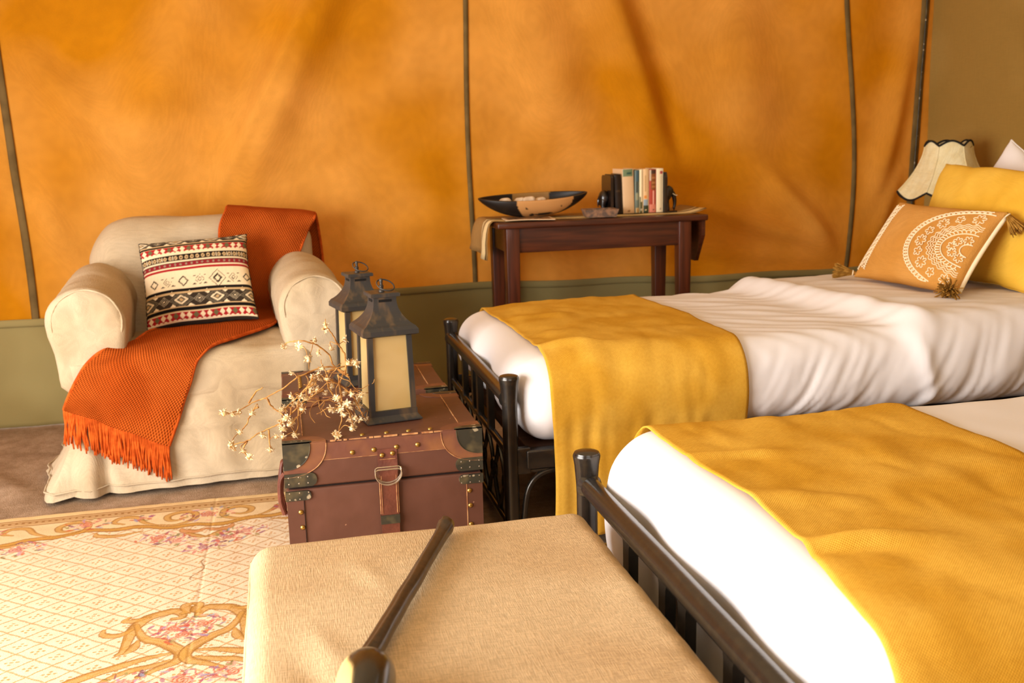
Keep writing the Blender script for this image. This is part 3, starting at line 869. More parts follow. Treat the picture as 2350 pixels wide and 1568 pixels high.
def upsample(G, per):
    G = np.asarray(G, float)
    def cm(A):          # along axis 0
        P = np.concatenate([[2 * A[0] - A[1]], A, [2 * A[-1] - A[-2]]])
        out = []
        for i in range(1, len(P) - 2):
            a, b, c, d = P[i - 1:i + 3]
            for k in range(per):
                t = k / per
                out.append(.5 * (2 * b + (c - a) * t + (2 * a - 5 * b + 4 * c - d) * t * t + (3 * b - a - 3 * c + d) * t ** 3))
        out.append(P[-2])
        return np.array(out)
    return np.swapaxes(cm(np.swapaxes(cm(G), 0, 1)), 0, 1)

def throw():
    G = upsample(THROW, 7)
    nu, nv = G.shape[:2]
    ds = np.linalg.norm(np.diff(G[:, nv // 2], axis=0), axis=1)
    s = np.concatenate([[0], np.cumsum(ds)])
    uvm = np.stack([np.repeat(s, nv), np.tile(np.linspace(0, .42, nv), nu)], 1)
    V = G.reshape(-1, 3)
    i = np.arange(nu - 1)[:, None] * nv + np.arange(nv - 1)[None, :]
    Q = np.stack([i, i + nv, i + nv + 1, i + 1], -1).reshape(-1, 4)
    V = V + (np.array([[-.1, -.75, .6]]) * (.004 * np.abs(noise(V * 8)) + .003 * noise(V * 18))[:, None])
    root = thing('throw_blanket', 'rust orange knitted throw with fringe draped over the armchair', 'blanket', (-.35, 3.7, .45))
    b = np.array(root.location)
    V2, Q2, uv2, _ = shell(V, Q[:, ::-1], uvm, .008)
    k = np.cross(V[Q[200, 2]] - V[Q[200, 0]], V[Q[200, 3]] - V[Q[200, 1]])
    obj('knit_cloth', make_mesh('knit_cloth', V2 - b, Q2, uv2), M['rust'], root)
    for ej in (0, nv - 1):      # the thick selvedge along both long sides
        v, f = tube([tuple(G[r, ej] - b + np.array([0, -.003, .002])) for r in range(0, nu)], .0062, 7)
        obj('selvedge', make_mesh('selvedge', v, f), M['rust_fringe'], root)
    rr = random.Random(5)
    end = G[-1]
    for q in range(112):
        t = q / 111 * (nv - 1)
        j = min(int(t), nv - 2)
        p = Vector(end[j] * (1 - (t - j)) + end[j + 1] * (t - j))
        L = rr.uniform(.090, .118)
        sx = rr.uniform(-.014, .010)
        P = [p + Vector((0, -.002, .006)), p + Vector((sx * .15, -.010, -L * .15)), p + Vector((sx * .5 + rr.uniform(-.004, .004), -.016 - rr.uniform(0, .006), -L * .5)), p + Vector((sx + rr.uniform(-.005, .005), -.020 - rr.uniform(0, .010), -L))]
        P = [x - Vector(b) for x in catmull(P, 4)]
        v, f = tube(P, [.0037] * (len(P) - 3) + [.0034, .0030, .0022], 6)
        obj('fringe_strand', make_mesh('fringe_strand', v, f), M['rust_fringe'], root)
throw()

def ethnic_cushion():
    w, h = .385, .350
    n = 190
    V, Q, uvm, fr = pillow(w, h, .125, n, .055, .40)
    V = soften(V, .004, 9, 2)
    u = uvm[:, 0]; v = uvm[:, 1]
    f = (1 - v) / 2                    # 0 top .. 1 bottom
    x = u * w / 2
    k = lambda *c: np.array(lin(*c))
    dark, black, cream, tan, red, red2, green, grey = k(58, 48, 38), k(24, 20, 18), k(238, 216, 178), k(196, 164, 118), k(166, 34, 38), k(140, 38, 44), k(106, 98, 66), k(150, 136, 112)
    C = np.tile(cream, (len(V), 1))
    def band(a, b, c): C[(f >= a) & (f < b)] = c
    def diam(mask_c, period, ph, fc, hx, hf, col, lo=0.0):
        d = np.abs(((x / period + ph) % 1) - .5) * period / hx + np.abs(f - fc) / hf
        C[(d < 1) & (d >= lo)] = col
    def big(f0, f1):
        fc, hf = (f0 + f1) / 2, (f1 - f0) / 2
        band(f0, f1, dark)
        P = .124
        for ph in (0.0,):
            for r_, c_ in ((1.75, grey * .55), (1.55, dark), (1.40, grey * .5), (1.22, dark)):
                diam(None, P, ph, fc, .026 * r_, hf * .72 * r_, c_)
            for r_, c_ in ((1.0, cream), (.66, grey), (.50, dark), (.34, tan)):
                diam(None, P, ph, fc, .026 * r_, hf * .78 * r_, c_)
        for r_, c_ in ((.95, grey), (.78, dark), (.62, grey), (.42, dark), (.2, cream)):
            diam(None, P, .5, fc, .022 * r_, hf * .80 * r_, c_)
        for e in (f0, f1):
            diam(None, P / 2 * 2, .25, e, .011, .028, cream); diam(None, P, .75, e, .011, .028, cream)
        C[(f < f0) & (f > f0 - .02)] = tan
    def reds(f0, f1):
        fc, hf = (f0 + f1) / 2, (f1 - f0) / 2
        band(f0, f1, red)
        for i, c_ in ((0, cream), (1, cream), (2, green)):
            d = np.abs(((x / .068 + i / 3 + .1) % 1) - .5) * .068 / .0098 + np.abs(f - fc + .004) / (hf * .92)
            C[(d < 1) & (f > f0) & (f < f1)] = c_
    big(0.0, .085); band(.085, .097, tan); band(.097, .117, black); band(.117, .125, tan)
    reds(.125, .205)
    d = np.hypot((((x / .0165) % 1) - .5) * .0165 / .0066, (f - .208) / .019); C[(d < 1)] = cream
    band(.214, .222, cream); band(.222, .228, grey); band(.228, .236, cream); band(.236, .244, black); band(.244, .25, cream)
    band(.25, .312, black)
    d = np.hypot((((x / .019) % 1) - .5) * .019 / .0062, (f - .281) / .026); C[(d < 1)] = tan; C[(d < .35)] = black
    d = np.abs(((x / .019 + .5) % 1) - .5) * .019; C[(d < .0012) & (f > .254) & (f < .308)] = cream
    band(.312, .322, black * .5 + cream * .5); band(.322, .338, cream)
    band(.338, .392, red2)
    d = np.abs((((x / .019 + .2) % 1) - .5)) * .019 / .0042 + np.abs(f - .365) / .017; C[d < 1] = grey
    band(.338, .344, dark); band(.392, .410, cream); band(.410, .433, red)
    # outlined diamonds on the pale band
    fc = .555
    for x0, R, lines in ((-.155, .016, ((1, .66),)), (-.105, .016, ((1, .90), (.5, .38))), (-.048, .019, ((1, .70),)), (.010, .017, ((1, .90), (.45, .3))), (.072, .017, ((1.75, 1.60), (1, .55))), (.128, .016, ((1, .88), (.5, .3))), (.178, .015, ((1, .66),))):
        d = np.abs(x - x0) / R + np.abs(f - fc) / (R / h * 1.15)
        for a, b in lines:
            C[(d < a) & (d > b)] = dark
    for x0 in (-.105, .010, .128):
        for sx in (-1, 1):
            for sf in (-1, 1):
                xx = np.abs(x - (x0 + sx * .019)) / .008; ff = (f - (fc + sf * .050)) * -sf / .016
                C[(xx + np.clip(ff, 0, 9) < 1) & (ff > 0)] = dark
    band(.640, .668, black); band(.668, .688, tan)
    big(.692, .832); band(.832, .846, tan); band(.846, .878, black); band(.878, .892, tan)
    reds(.895, .972)
    d = np.hypot((((x / .0165) % 1) - .5) * .0165 / .0066, (f - .978) / .017); C[(d < 1)] = cream
    band(.985, 1.01, dark)
    root = thing('patterned_cushion', 'square woven cushion with red, black and cream tribal bands on the armchair', 'cushion', (-.318, 3.785, .637))
    root.rotation_euler = frame(root.location, (.37, .022, .018), (-.005, .205, .315)).to_euler()
    obj('cushion_cover', make_mesh('cushion_cover', V, Q, None, C), M['ethnic'], root)
    rr = random.Random(9)
    m_ = MB()      # frayed edge, one continuous overcast seam
    e = []
    for a, b in [(a, 1.0) for a in np.linspace(-1, 1, 80)] + [(1.0, -a) for a in np.linspace(-1, 1, 80)] + [(-a, -1.0) for a in np.linspace(-1, 1, 80)] + [(-1.0, a) for a in np.linspace(-1, 1, 80)]:
        px, py, pz = fr(np.array(float(a)), np.array(float(b)))
        e.append((float(px) + rr.uniform(-.0015, .0015), rr.uniform(-.002, .002), float(pz) + rr.uniform(-.0015, .0015)))
    E_ = soften(np.array(e), .004, 9, 2)
    v, f_ = tube([tuple(p) for p in E_], .0022, 5, closed=True)
    obj('overcast_seam', make_mesh('overcast_seam', v, f_), M['black_braid'], root)
ethnic_cushion()

# ------------------------------------------------------------------ beds
def local(V, o):
    return np.asarray(V, float) - np.array(o.location)

def bed(y0, y1, label, kind, spread_label, runner_label, side):
    XF, XH = 0.55, 2.74
    root = thing('metal_bed', label, 'bed', (XF, (y0 + y1) / 2, 0), 0, 'single metal beds')
    def part(name, m_, mt, sm=True, parent=root):
        me = m_.mesh(name, sm)
        me.transform(Matrix.Translation(-Vector(root.location)))
        return obj(name, me, mt, parent)
    def post(x, y, h):
        m_ = MB()
        m_.lathe([(.021, 0.0), (.021, .012), (.0205, .02), (.0205, h - .085), (.0215, h - .06), (.0245, h - .022), (.0272, h - .006), (.0272, h - .003), (.0262, h)], 24, (x, y, 0.004))
        p_ = part('post', m_, M['bed_metal'])
        m_ = MB()
        m_.lathe([(.0255, 0), (.0245, .003), (.018, .0055), (.006, .007)], 24, (x, y, h + .0042))
        return p_, part('cap', m_, M['bed_metal'], parent=p_)
    for y in (y0, y1): post(XF, y, .496)
    for y in (y0, y1): post(XH, y, .93)
    # footboard: top rail with weld collars
    m_ = MB(); m_.tube([(XF, y0, .438), (XF, (y0 + y1) / 2, .440), (XF, y1, .438)], .0205, 20, False)
    part('top_rail', m_, M['bed_metal'])
    for y, s_ in ((y0, 1), (y1, -1)):
        m_ = MB(); m_.tube([(XF, y + s_ * .015, .438), (XF, y + s_ * .023, .438), (XF, y + s_ * .032, .438)], [.026, .0225, .019], 18)
        part('weld', m_, M['bed_metal'])
    m_ = MB(); m_.tube([(XF, y0, .285), (XF, y1, .285)], .011, 12, False); part('cross_rail', m_, M['bed_metal'])
    m_ = MB(); m_.tube([(XF, y0, .075), (XF, y1, .075)], .011, 12, False); part('cross_rail', m_, M['bed_metal'])
    wdt = y1 - y0
    for off in (.255, .425, .505, .665):
        yb = y1 - off * wdt / .92
        m_ = MB()
        prof = [(.428, .026), (.420, .018), (.410, .0145), (.30, .0135), (.275, .016)]
        v, f = [], []
        for z, hw in prof:
            v += [(XF - .009, yb - hw, z), (XF + .009, yb - hw, z), (XF + .009, yb + hw, z), (XF - .009, yb + hw, z)]
        for i in range(len(prof) - 1):
            for k in range(4):
                f.append((i * 4 + k, i * 4 + (k + 1) % 4, (i + 1) * 4 + (k + 1) % 4, (i + 1) * 4 + k))
        m_.add(v, f)
        part('bar', m_, M['bed_metal'])
    # scrolled lattice under the bars
    nS = 6
    for i in range(nS):
        ya, yb = y0 + wdt * i / nS, y0 + wdt * (i + 1) / nS
        for a, b in ((ya, yb), (yb, ya)):
            pts = catmull([(XF, a + (b - a) * t + .012 * math.sin(t * 2 * PI), .08 + .20 * t) for t in (0, .25, .5, .75, 1)], 5)
            m_ = MB(); m_.tube(pts, .0065, 8)
            part('scroll_bar', m_, M['bed_metal'])
        yc = (ya + yb) / 2
        m_ = MB(); m_.tube([(XF, yc + .026 * math.cos(a), .18 + .026 * math.sin(a)) for a in np.linspace(0, 2 * PI, 16, endpoint=False)], .006, 8, closed=True)
        part('scroll_ring', m_, M['bed_metal'])
    # headboard
    m_ = MB(); m_.tube([(XH, y0, .86), (XH, y1, .86)], .0185, 16, False); part('top_rail', m_, M['bed_metal'])
    for i in range(1, 6):
        yb = y0 + wdt * i / 6
        m_ = MB(); m_.tube([(XH, yb, .86), (XH, yb, .28)], .010, 10, False); part('bar', m_, M['bed_metal'])
    # side rails, brackets and arched braces
    for y, s_ in ((y0, 1), (y1, -1)):
        V, Q = rbox((XF + .04, y - .018, .246), (XH - .02, y + .018, .298), .005, .3)
        me = make_mesh('side_rail', local(V, root), Q); obj('side_rail', me, M['bed_metal'], root)
        V, Q = rbox((XF + .012, y - .012, .232), (XF + .052, y + .012, .305), .004, .05)
        obj('bracket', make_mesh('bracket', local(V, root), Q), M['bed_metal'], root)
        arch = catmull([(XF + .030, y, .06), (XF + .034, y, .12), (XF + .046, y, .185), (XF + .075, y, .222), (XF + .12, y, .235), (XF + .20, y, .236)], 6)
        m_ = MB(); m_.tube(arch, .0085, 10); part('arched_brace', m_, M['bed_metal'])
        m_ = MB(); m_.tube([(XF + .02, y, .237), (XF + .26, y, .237)], .0055, 8); part('brace_bar', m_, M['bed_metal'])
    V, Q = rbox((XF + .05, y0 + .02, .262), (XH - .03, y1 - .02, .296), .004, .4)
    obj('slat_base', make_mesh('slat_base', local(V, root), Q), M['dark_wood'], root)

    # bedding: one white cover tucked over the mattress
    X0, X1, Z0, Z1 = (.582 if kind == 1 else .590), 2.705, (.302 if kind == 1 else .215), .552
    def form(V):
        V = V.copy()
        x, y, z = V[:, 0].copy(), V[:, 1].copy(), V[:, 2].copy()
        top = np.clip((z - .42) / .12, 0, 1)
        foot = np.exp(-((x - X0) / .12))
        sd = np.where(y < (y0 + y1) / 2, -1.0, 1.0)
        onside = np.clip((np.abs(y - (y0 + y1) / 2) - (wdt / 2 - .10)) / .10, 0, 1) * (1 - .55 * top)
        mid = np.clip((z - Z0) / (Z1 - Z0), 0, 1)
        # soft swell of the foot and sides
        V[:, 0] -= foot * .012 * np.sin(PI * mid)
        V[:, 1] += sd * onside * .018 * np.sin(PI * np.clip(mid * 1.1, 0, 1))
        out = np.clip(x - 1.22, 0, .06) / .06           # folds live beyond the runner
        if kind == 1:
            xr = 1.60 + .14 * (y1 - y) / wdt
            st = 1 / (1 + np.exp(-(x - xr) / .020))
            V[:, 2] += top * (.040 * st + .016 * np.exp(-((x - xr - .05) / .045) ** 2))
            V[:, 2] -= top * .014 * np.exp(-((x - .66) / .08) ** 2)
            V[:, 1] += sd * onside * .020 * st
            q = (x * .8 + (y - y0) * 1.25)
            V[:, 2] += top * out * (1 - .65 * st) * .008 * noise(np.stack([q * 17 + z * 0, (x - y) * 2.6, x * 0 + 1], 1))
            V[:, 2] += top * out * .004 * noise(np.stack([q * 8, (x - y) * 2.0, x * 0 + 4], 1))
            V[:, 2] += top * st * .006 * noise(np.stack([x * 2.2 + y * 2, y * 11 - x * 3, x * 0 + 8], 1))
            # slanting folds down the side
            q2 = x + (z - .45) * -.62
            q3 = q2 + .03 * noise(np.stack([x * 4, z * 6, x * 0 + 11], 1))
            fold = noise(np.stack([q3 * 9, z * 1.8, x * 0 + 2], 1)) * .016 + (.5 - np.abs(noise(np.stack([q3 * 20, z * 2.5, x * 0 + 5], 1))) * 1.6) * .014
            V[:, 1] += sd * onside * out * fold * np.clip(1.25 - top * 1.0, 0, 1)
            xe = xr + .02
            V[:, 1] += sd * onside * .014 * np.exp(-((x - xe + (z - .45) * .25) / .022) ** 2)
        else:
            V[:, 2] -= top * .030 * np.clip(1 - (y - y0) / .55, 0, 1) * foot
            V[:, 2] += top * out * .006 * noise(np.stack([x * 5 + y * 2, y * 5 - x * 2, x * 0 + 1], 1))
            V[:, 2] += top * .006 * noise(np.stack([x * 3, y * 3, x * 0 + 3], 1))
            V[:, 1] += sd * onside * .010 * noise(np.stack([x * 10, z * 4, x * 0 + 2], 1))
        # puckers where it is tucked in
        tuck = np.clip(1 - (z - Z0) / .10, 0, 1)
        V[:, 1] += sd * onside * tuck * .010 * noise(np.stack([x * 30, z * 5, x * 0 + 6], 1))
        V[:, 0] += foot * tuck * .012 * noise(np.stack([y * 26, z * 5, x * 0 + 7], 1))
        # scalloped swell between the foot bars
        V[:, 0] -= foot * (1 - top) * .012 * np.sin(y * 19) * np.sin(PI * mid)
        V += (noise(V * 5.0)[:, None] * .004)
        return V
    V, Q = rbox((X0, y0 - .012, Z0), (X1, y1 + .012, Z1), .088, .0105 if kind == 1 else .014, form)
    o = obj('bedspread', None, None)
    bpy.data.objects.remove(o)
    base = Vector((1.64, (y0 + y1) / 2, Z0))
    o = obj('bedspread', make_mesh('bedspread', V - np.array(base), Q), M['white_cotton'], None, base)
    tag(o, spread_label, 'bedspread', 'white bedspreads')

    # mustard runner across the foot end
    yc, hw, r = (y0 + y1) / 2, wdt / 2 + .012, .088
    off = .0055
    path = []
    zlo_n, zlo_f = .045, .12
    R = r + off
    zs = np.linspace(zlo_n, Z1 - r, 34)
    for z in zs: path.append((yc - hw - off, z, -1, 0))
    for a in np.linspace(0, PI / 2, 12)[1:-1]: path.append((yc - hw + r - R * math.cos(a), Z1 - r + R * math.sin(a), -math.cos(a), math.sin(a)))
    for y in np.linspace(yc - hw + r, yc + hw - r, 70): path.append((y, Z1 + off, 0, 1))
    for a in np.linspace(PI / 2, 0, 12)[1:-1]: path.append((yc + hw - r + R * math.cos(a), Z1 - r + R * math.sin(a), math.cos(a), math.sin(a)))
    for z in np.linspace(Z1 - r, zlo_f, 26): path.append((yc + hw + off, z, 1, 0))
    path = np.array(path)
    sl = np.concatenate([[0], np.cumsum(np.hypot(*np.diff(path[:, :2], axis=0).T))])
    us = np.linspace(0, 1, 62)
    P = []
    for u in us:
        t = (path[:, 0] - y0) / wdt
        if kind == 1:
            xa, xb = .652 + .012 * (1 - t), 1.208 + .012 * (1 - t)
        else:
            xa, xb = .668 - .075 * np.clip(.35 - t, 0, 1) ** 1.3 * 2.2 - .014 * t, 1.205 - .03 * np.clip(.8 - t, 0, 1)
        xa = xa + .004 * np.sin(sl * 9); xb = xb + .004 * np.sin(sl * 7 + 2)
        x = xa + (xb - xa) * u
        P.append(np.stack([x, path[:, 0], path[:, 1]], 1))
    P = np.array(P)
    sh = P.shape
    flat = P.reshape(-1, 3)
    nrm = np.tile(np.stack([np.zeros(len(path)), path[:, 2], path[:, 3]], 1), (len(us), 1))
    free = np.clip((Z0 + .02 - flat[:, 2]) / .1, 0, 1)
    frozen = flat.copy(); frozen[:, 2] = np.maximum(frozen[:, 2], Z0 + .03)
    D = form(frozen) - frozen
    wv = .007 * noise(flat * np.array([6, 5, 2.2]) + 3) + .004 * noise(flat * np.array([16, 9, 4]) + 9)
    wv = wv + .010 * np.clip(noise(flat * np.array([9, 5, 5]) + 17) - .12, 0, 1)
    # pinched creases just inside the foot-side hem, where the wool buckles over the mattress edge
    uu = np.repeat(us, len(path))
    for (yy, amp, w_) in ((.30, .020, .022), (.48, .012, .03), (.72, .010, .02)) if kind == 2 else ((.12, .018, .025), (.30, .008, .04), (.62, .008, .03)):
        wv = wv + amp * np.exp(-((flat[:, 1] - (y0 + yy * wdt) - (flat[:, 0] - .7) * -.25) / w_) ** 2) * np.exp(-((uu - .16) / .16) ** 2) * (nrm[:, 2] > .5)
    wv = wv + free * .014 * noise(np.stack([flat[:, 0] * 7, flat[:, 2] * 1.5, flat[:, 1] * 0 + 3], 1))
    V = flat + D + nrm * (np.abs(wv) + .003)[:, None]
    nu, nv = sh[0], sh[1]
    i = np.arange(nu - 1)[:, None] * nv + np.arange(nv - 1)[None, :]
    Q = np.stack([i, i + 1, i + nv + 1, i + nv], -1).reshape(-1, 4)
    uvm = np.stack([np.repeat(us * .55, nv), np.tile(sl, nu)], 1)
    # orient outward
    nz_ = np.cross(V[Q[0, 2]] - V[Q[0, 0]], V[Q[0, 3]] - V[Q[0, 1]])
    if nz_[1] > 0: Q = Q[:, ::-1]
    V, Q, uvm, _ = shell(V, Q, uvm, .003)
    base = Vector((.93, yc, Z1))
    o = obj('bed_runner', make_mesh('bed_runner', V - np.array(base), Q, uvm), M['mustard'], None, base)
    tag(o, runner_label, 'bed runner', 'mustard bed runners')
    return root

bed(2.49, 3.41, 'black metal bed by the wall table, with scrolled footboard', 1, 'wrinkled white bedspread on the bed by the wall', 'mustard runner on the far bed, hanging down its near side', 1)
bed(0.88, 1.80, 'black metal bed nearest the camera, rail beside the linen bench', 2, 'smooth white bedspread on the bed nearest the camera', 'mustard runner on the near bed beside the linen bench', 2)

# ------------------------------------------------------------------ linen bench and walking stick
def benchf(V):
    V = V.copy()
    t = np.clip((V[:, 2] - .36) / .05, 0, 1)
    V[:, 2] += t * (.004 + .004 * noise(V * np.array([5, 5, 0]) + 2))
    # creases dragged in from the bed side
    d = np.clip((V[:, 0] - .30) / .2, 0, 1)
    V[:, 2] += t * d * .0045 * noise(np.stack([V[:, 0] * 9 + V[:, 1] * 5, V[:, 1] * 22 - V[:, 0] * 9, V[:, 0] * 0 + 2], 1))
    for (cx_, cy_, a_) in ((.02, 1.30, .004), (.10, 1.52, .003), (.0, 1.21, -.006)):
        V[:, 2] += t * a_ * np.exp(-((V[:, 0] - cx_ + (V[:, 1] - cy_) * .3) / .02) ** 2 - ((V[:, 1] - cy_) / .06) ** 2)
    V[:, 0] += np.where(V[:, 0] < 0, -1, 1) * (1 - t) * .006 * noise(V * 9)
    return V
V, Q = rbox((-.098, .55, .035), (.520, 1.722, .418), .040, .0095, benchf)
BN = thing('bench', 'oatmeal linen covered bench at the foot of the near bed', 'bench', (.211, 1.136, 0))
obj('cover', make_mesh('cover', local(V, BN), Q), M['bench_linen'], BN)
for x in (-.06, .48):
    for y in (.60, 1.67):
        m_ = MB(); m_.lathe([(.018, RUGZ), (.022, .05)], 14, (x - .211, y - 1.136, 0))
        obj('leg', m_.mesh('leg', True), M['mahogany'], BN)
# seam along the far end and the two long sides
seam = [(-.094, .70, .395), (-.094, 1.69, .395), (-.07, 1.718, .395), (.49, 1.718, .395), (.516, 1.69, .395), (.516, .70, .395)]
v, f = tube(seam, .003, 6)
obj('piping', make_mesh('piping', local(v, BN), f), M['bench_linen'], BN)

def stick():
    ax_ = [(.2480, 1.664, .4440), (.2452, 1.656, .4430), (.2405, 1.643, .4410), (.2290, 1.616, .4390), (.2030, 1.553, .4385), (.1795, 1.496, .4385), (.1595, 1.444, .4390), (.1385, 1.395, .4392), (.1200, 1.347, .4395), (.1020, 1.303, .4398), (.0865, 1.263, .4402), (.0645, 1.211, .4408), (.0440, 1.165, .4420)]
    rd = [.0085, .0150, .0158, .0132, .0122, .0122, .0126, .0130, .0134, .0140, .0145, .0150, .0155]
    root = thing('walking_stick', 'dark polished walking stick with a horn knob lying on the linen bench', 'walking stick', (.15, 1.4, .428))
    P = catmull(ax_, 8)
    R = np.interp(np.linspace(0, 1, len(P)), np.linspace(0, 1, len(rd)), rd)
    n = 28
    v, f = [], []
    for i, p in enumerate(P):
        t = (P[min(i + 1, len(P) - 1)] - P[max(i - 1, 0)]).normalized()
        a = Vector((0, 0, 1)); a = (a - t * a.dot(t)).normalized(); b = t.cross(a)
        for k in range(n):
            w = 2 * PI * k / n
            # one long flute with a ridge beside it, wandering along the shaft
            ph = 0.55 + .25 * math.sin(i * .07)
            dd = math.atan2(math.sin(w - ph), math.cos(w - ph))
            g = 1 - .20 * math.exp(-(dd / .22) ** 2) + .10 * math.exp(-((dd + .45) / .2) ** 2)
            g += .03 * math.sin(w * 2 + i * .12)
            v.append(tuple(p + (a * math.cos(w) + b * math.sin(w)) * R[i] * g))
    for i in range(len(P) - 1):
        for k in range(n):
            k2 = (k + 1) % n
            f.append((i * n + k, i * n + k2, (i + 1) * n + k2, (i + 1) * n + k))
    f.append(tuple(range(n))[::-1]); f.append(tuple((len(P) - 1) * n + k for k in range(n)))
    obj('shaft', make_mesh('shaft', local(v, root), f), M['stick'], root)
    # knob: a pointed egg, black on the right, pale horn on the left
    d = Vector((-.20, -.98, .06)).normalized()
    c0 = Vector((.070, 1.176, .4475))
    up_ = Vector((0, 0, 1)); up_ = (up_ - d * up_.dot(d)).normalized(); sd = d.cross(up_)
    L, nn, mm = .15, 60, 72
    V, Cc = [], []
    for i in range(nn + 1):
        s = i / nn
        r = .037 * (1 - (1 - min(1, s / .40)) ** 2.2) ** .62 if s < .40 else .037 * math.sqrt(max(0, 1 - ((s - .40) / .60) ** 2.4))
        for k in range(mm):
            w = 2 * PI * k / mm
            V.append(tuple(c0 + d * (L * s - .012) + sd * (r * .98 * math.cos(w)) + up_ * (r * .98 * math.sin(w) - 0)))
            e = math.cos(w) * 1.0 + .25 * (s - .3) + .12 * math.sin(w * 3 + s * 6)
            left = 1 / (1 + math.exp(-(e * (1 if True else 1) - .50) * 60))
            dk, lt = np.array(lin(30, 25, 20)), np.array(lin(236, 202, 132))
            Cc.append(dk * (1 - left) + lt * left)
    F = []
    for i in range(nn):
        for k in range(mm):
            k2 = (k + 1) % mm
            F.append((i * mm + k, i * mm + k2, (i + 1) * mm + k2, (i + 1) * mm + k))
    F.append(tuple(range(mm))[::-1]); F.append(tuple(nn * mm + k for k in range(mm)))
    V = np.array(V)
    V[:, 2] += .4205 - V[:, 2].min() + .003
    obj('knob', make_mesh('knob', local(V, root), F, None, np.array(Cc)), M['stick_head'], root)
stick()

# ------------------------------------------------------------------ trunks
def quarter(cx, cz, rx, rz, sx, sz, n=10, px=2.4):
    pts = [(cx, cz)]
    for k in range(n + 1):
        a = PI / 2 * k / n
        pts.append((cx + sx * rx * math.cos(a) ** (2 / px), cz + sz * rz * math.sin(a) ** (2 / px)))
    return pts if sx * sz > 0 else pts[::-1]

def tab(x0, x1, z0, z1, end):
    r = (z1 - z0) / 2
    zc = (z0 + z1) / 2
    pts = []
    for k in range(9):
        a = -PI / 2 + PI * k / 8
        pts.append((r * math.cos(a) * .8, zc + r * math.sin(a)))
    if end > 0:
        return [(x0, z0)] + [(x1 - r * .8 + a, b) for a, b in pts] + [(x0, z1)]
    return [(x1, z1)] + [(x0 + r * .8 - a, b) for a, b in reversed(pts)] + [(x1, z0)]

_riv = MB().lathe([(.0064, 0), (.0061, .0018), (.0046, .0036), (.0020, .0046)], 12).mesh('rivet', True)
_riv.materials.append(M['brass'])
_nail = MB().lathe([(.0019, 0), (.0017, .0006), (.0007, .0010)], 8).mesh('nail', True)
_nail.materials.append(M['steel'])

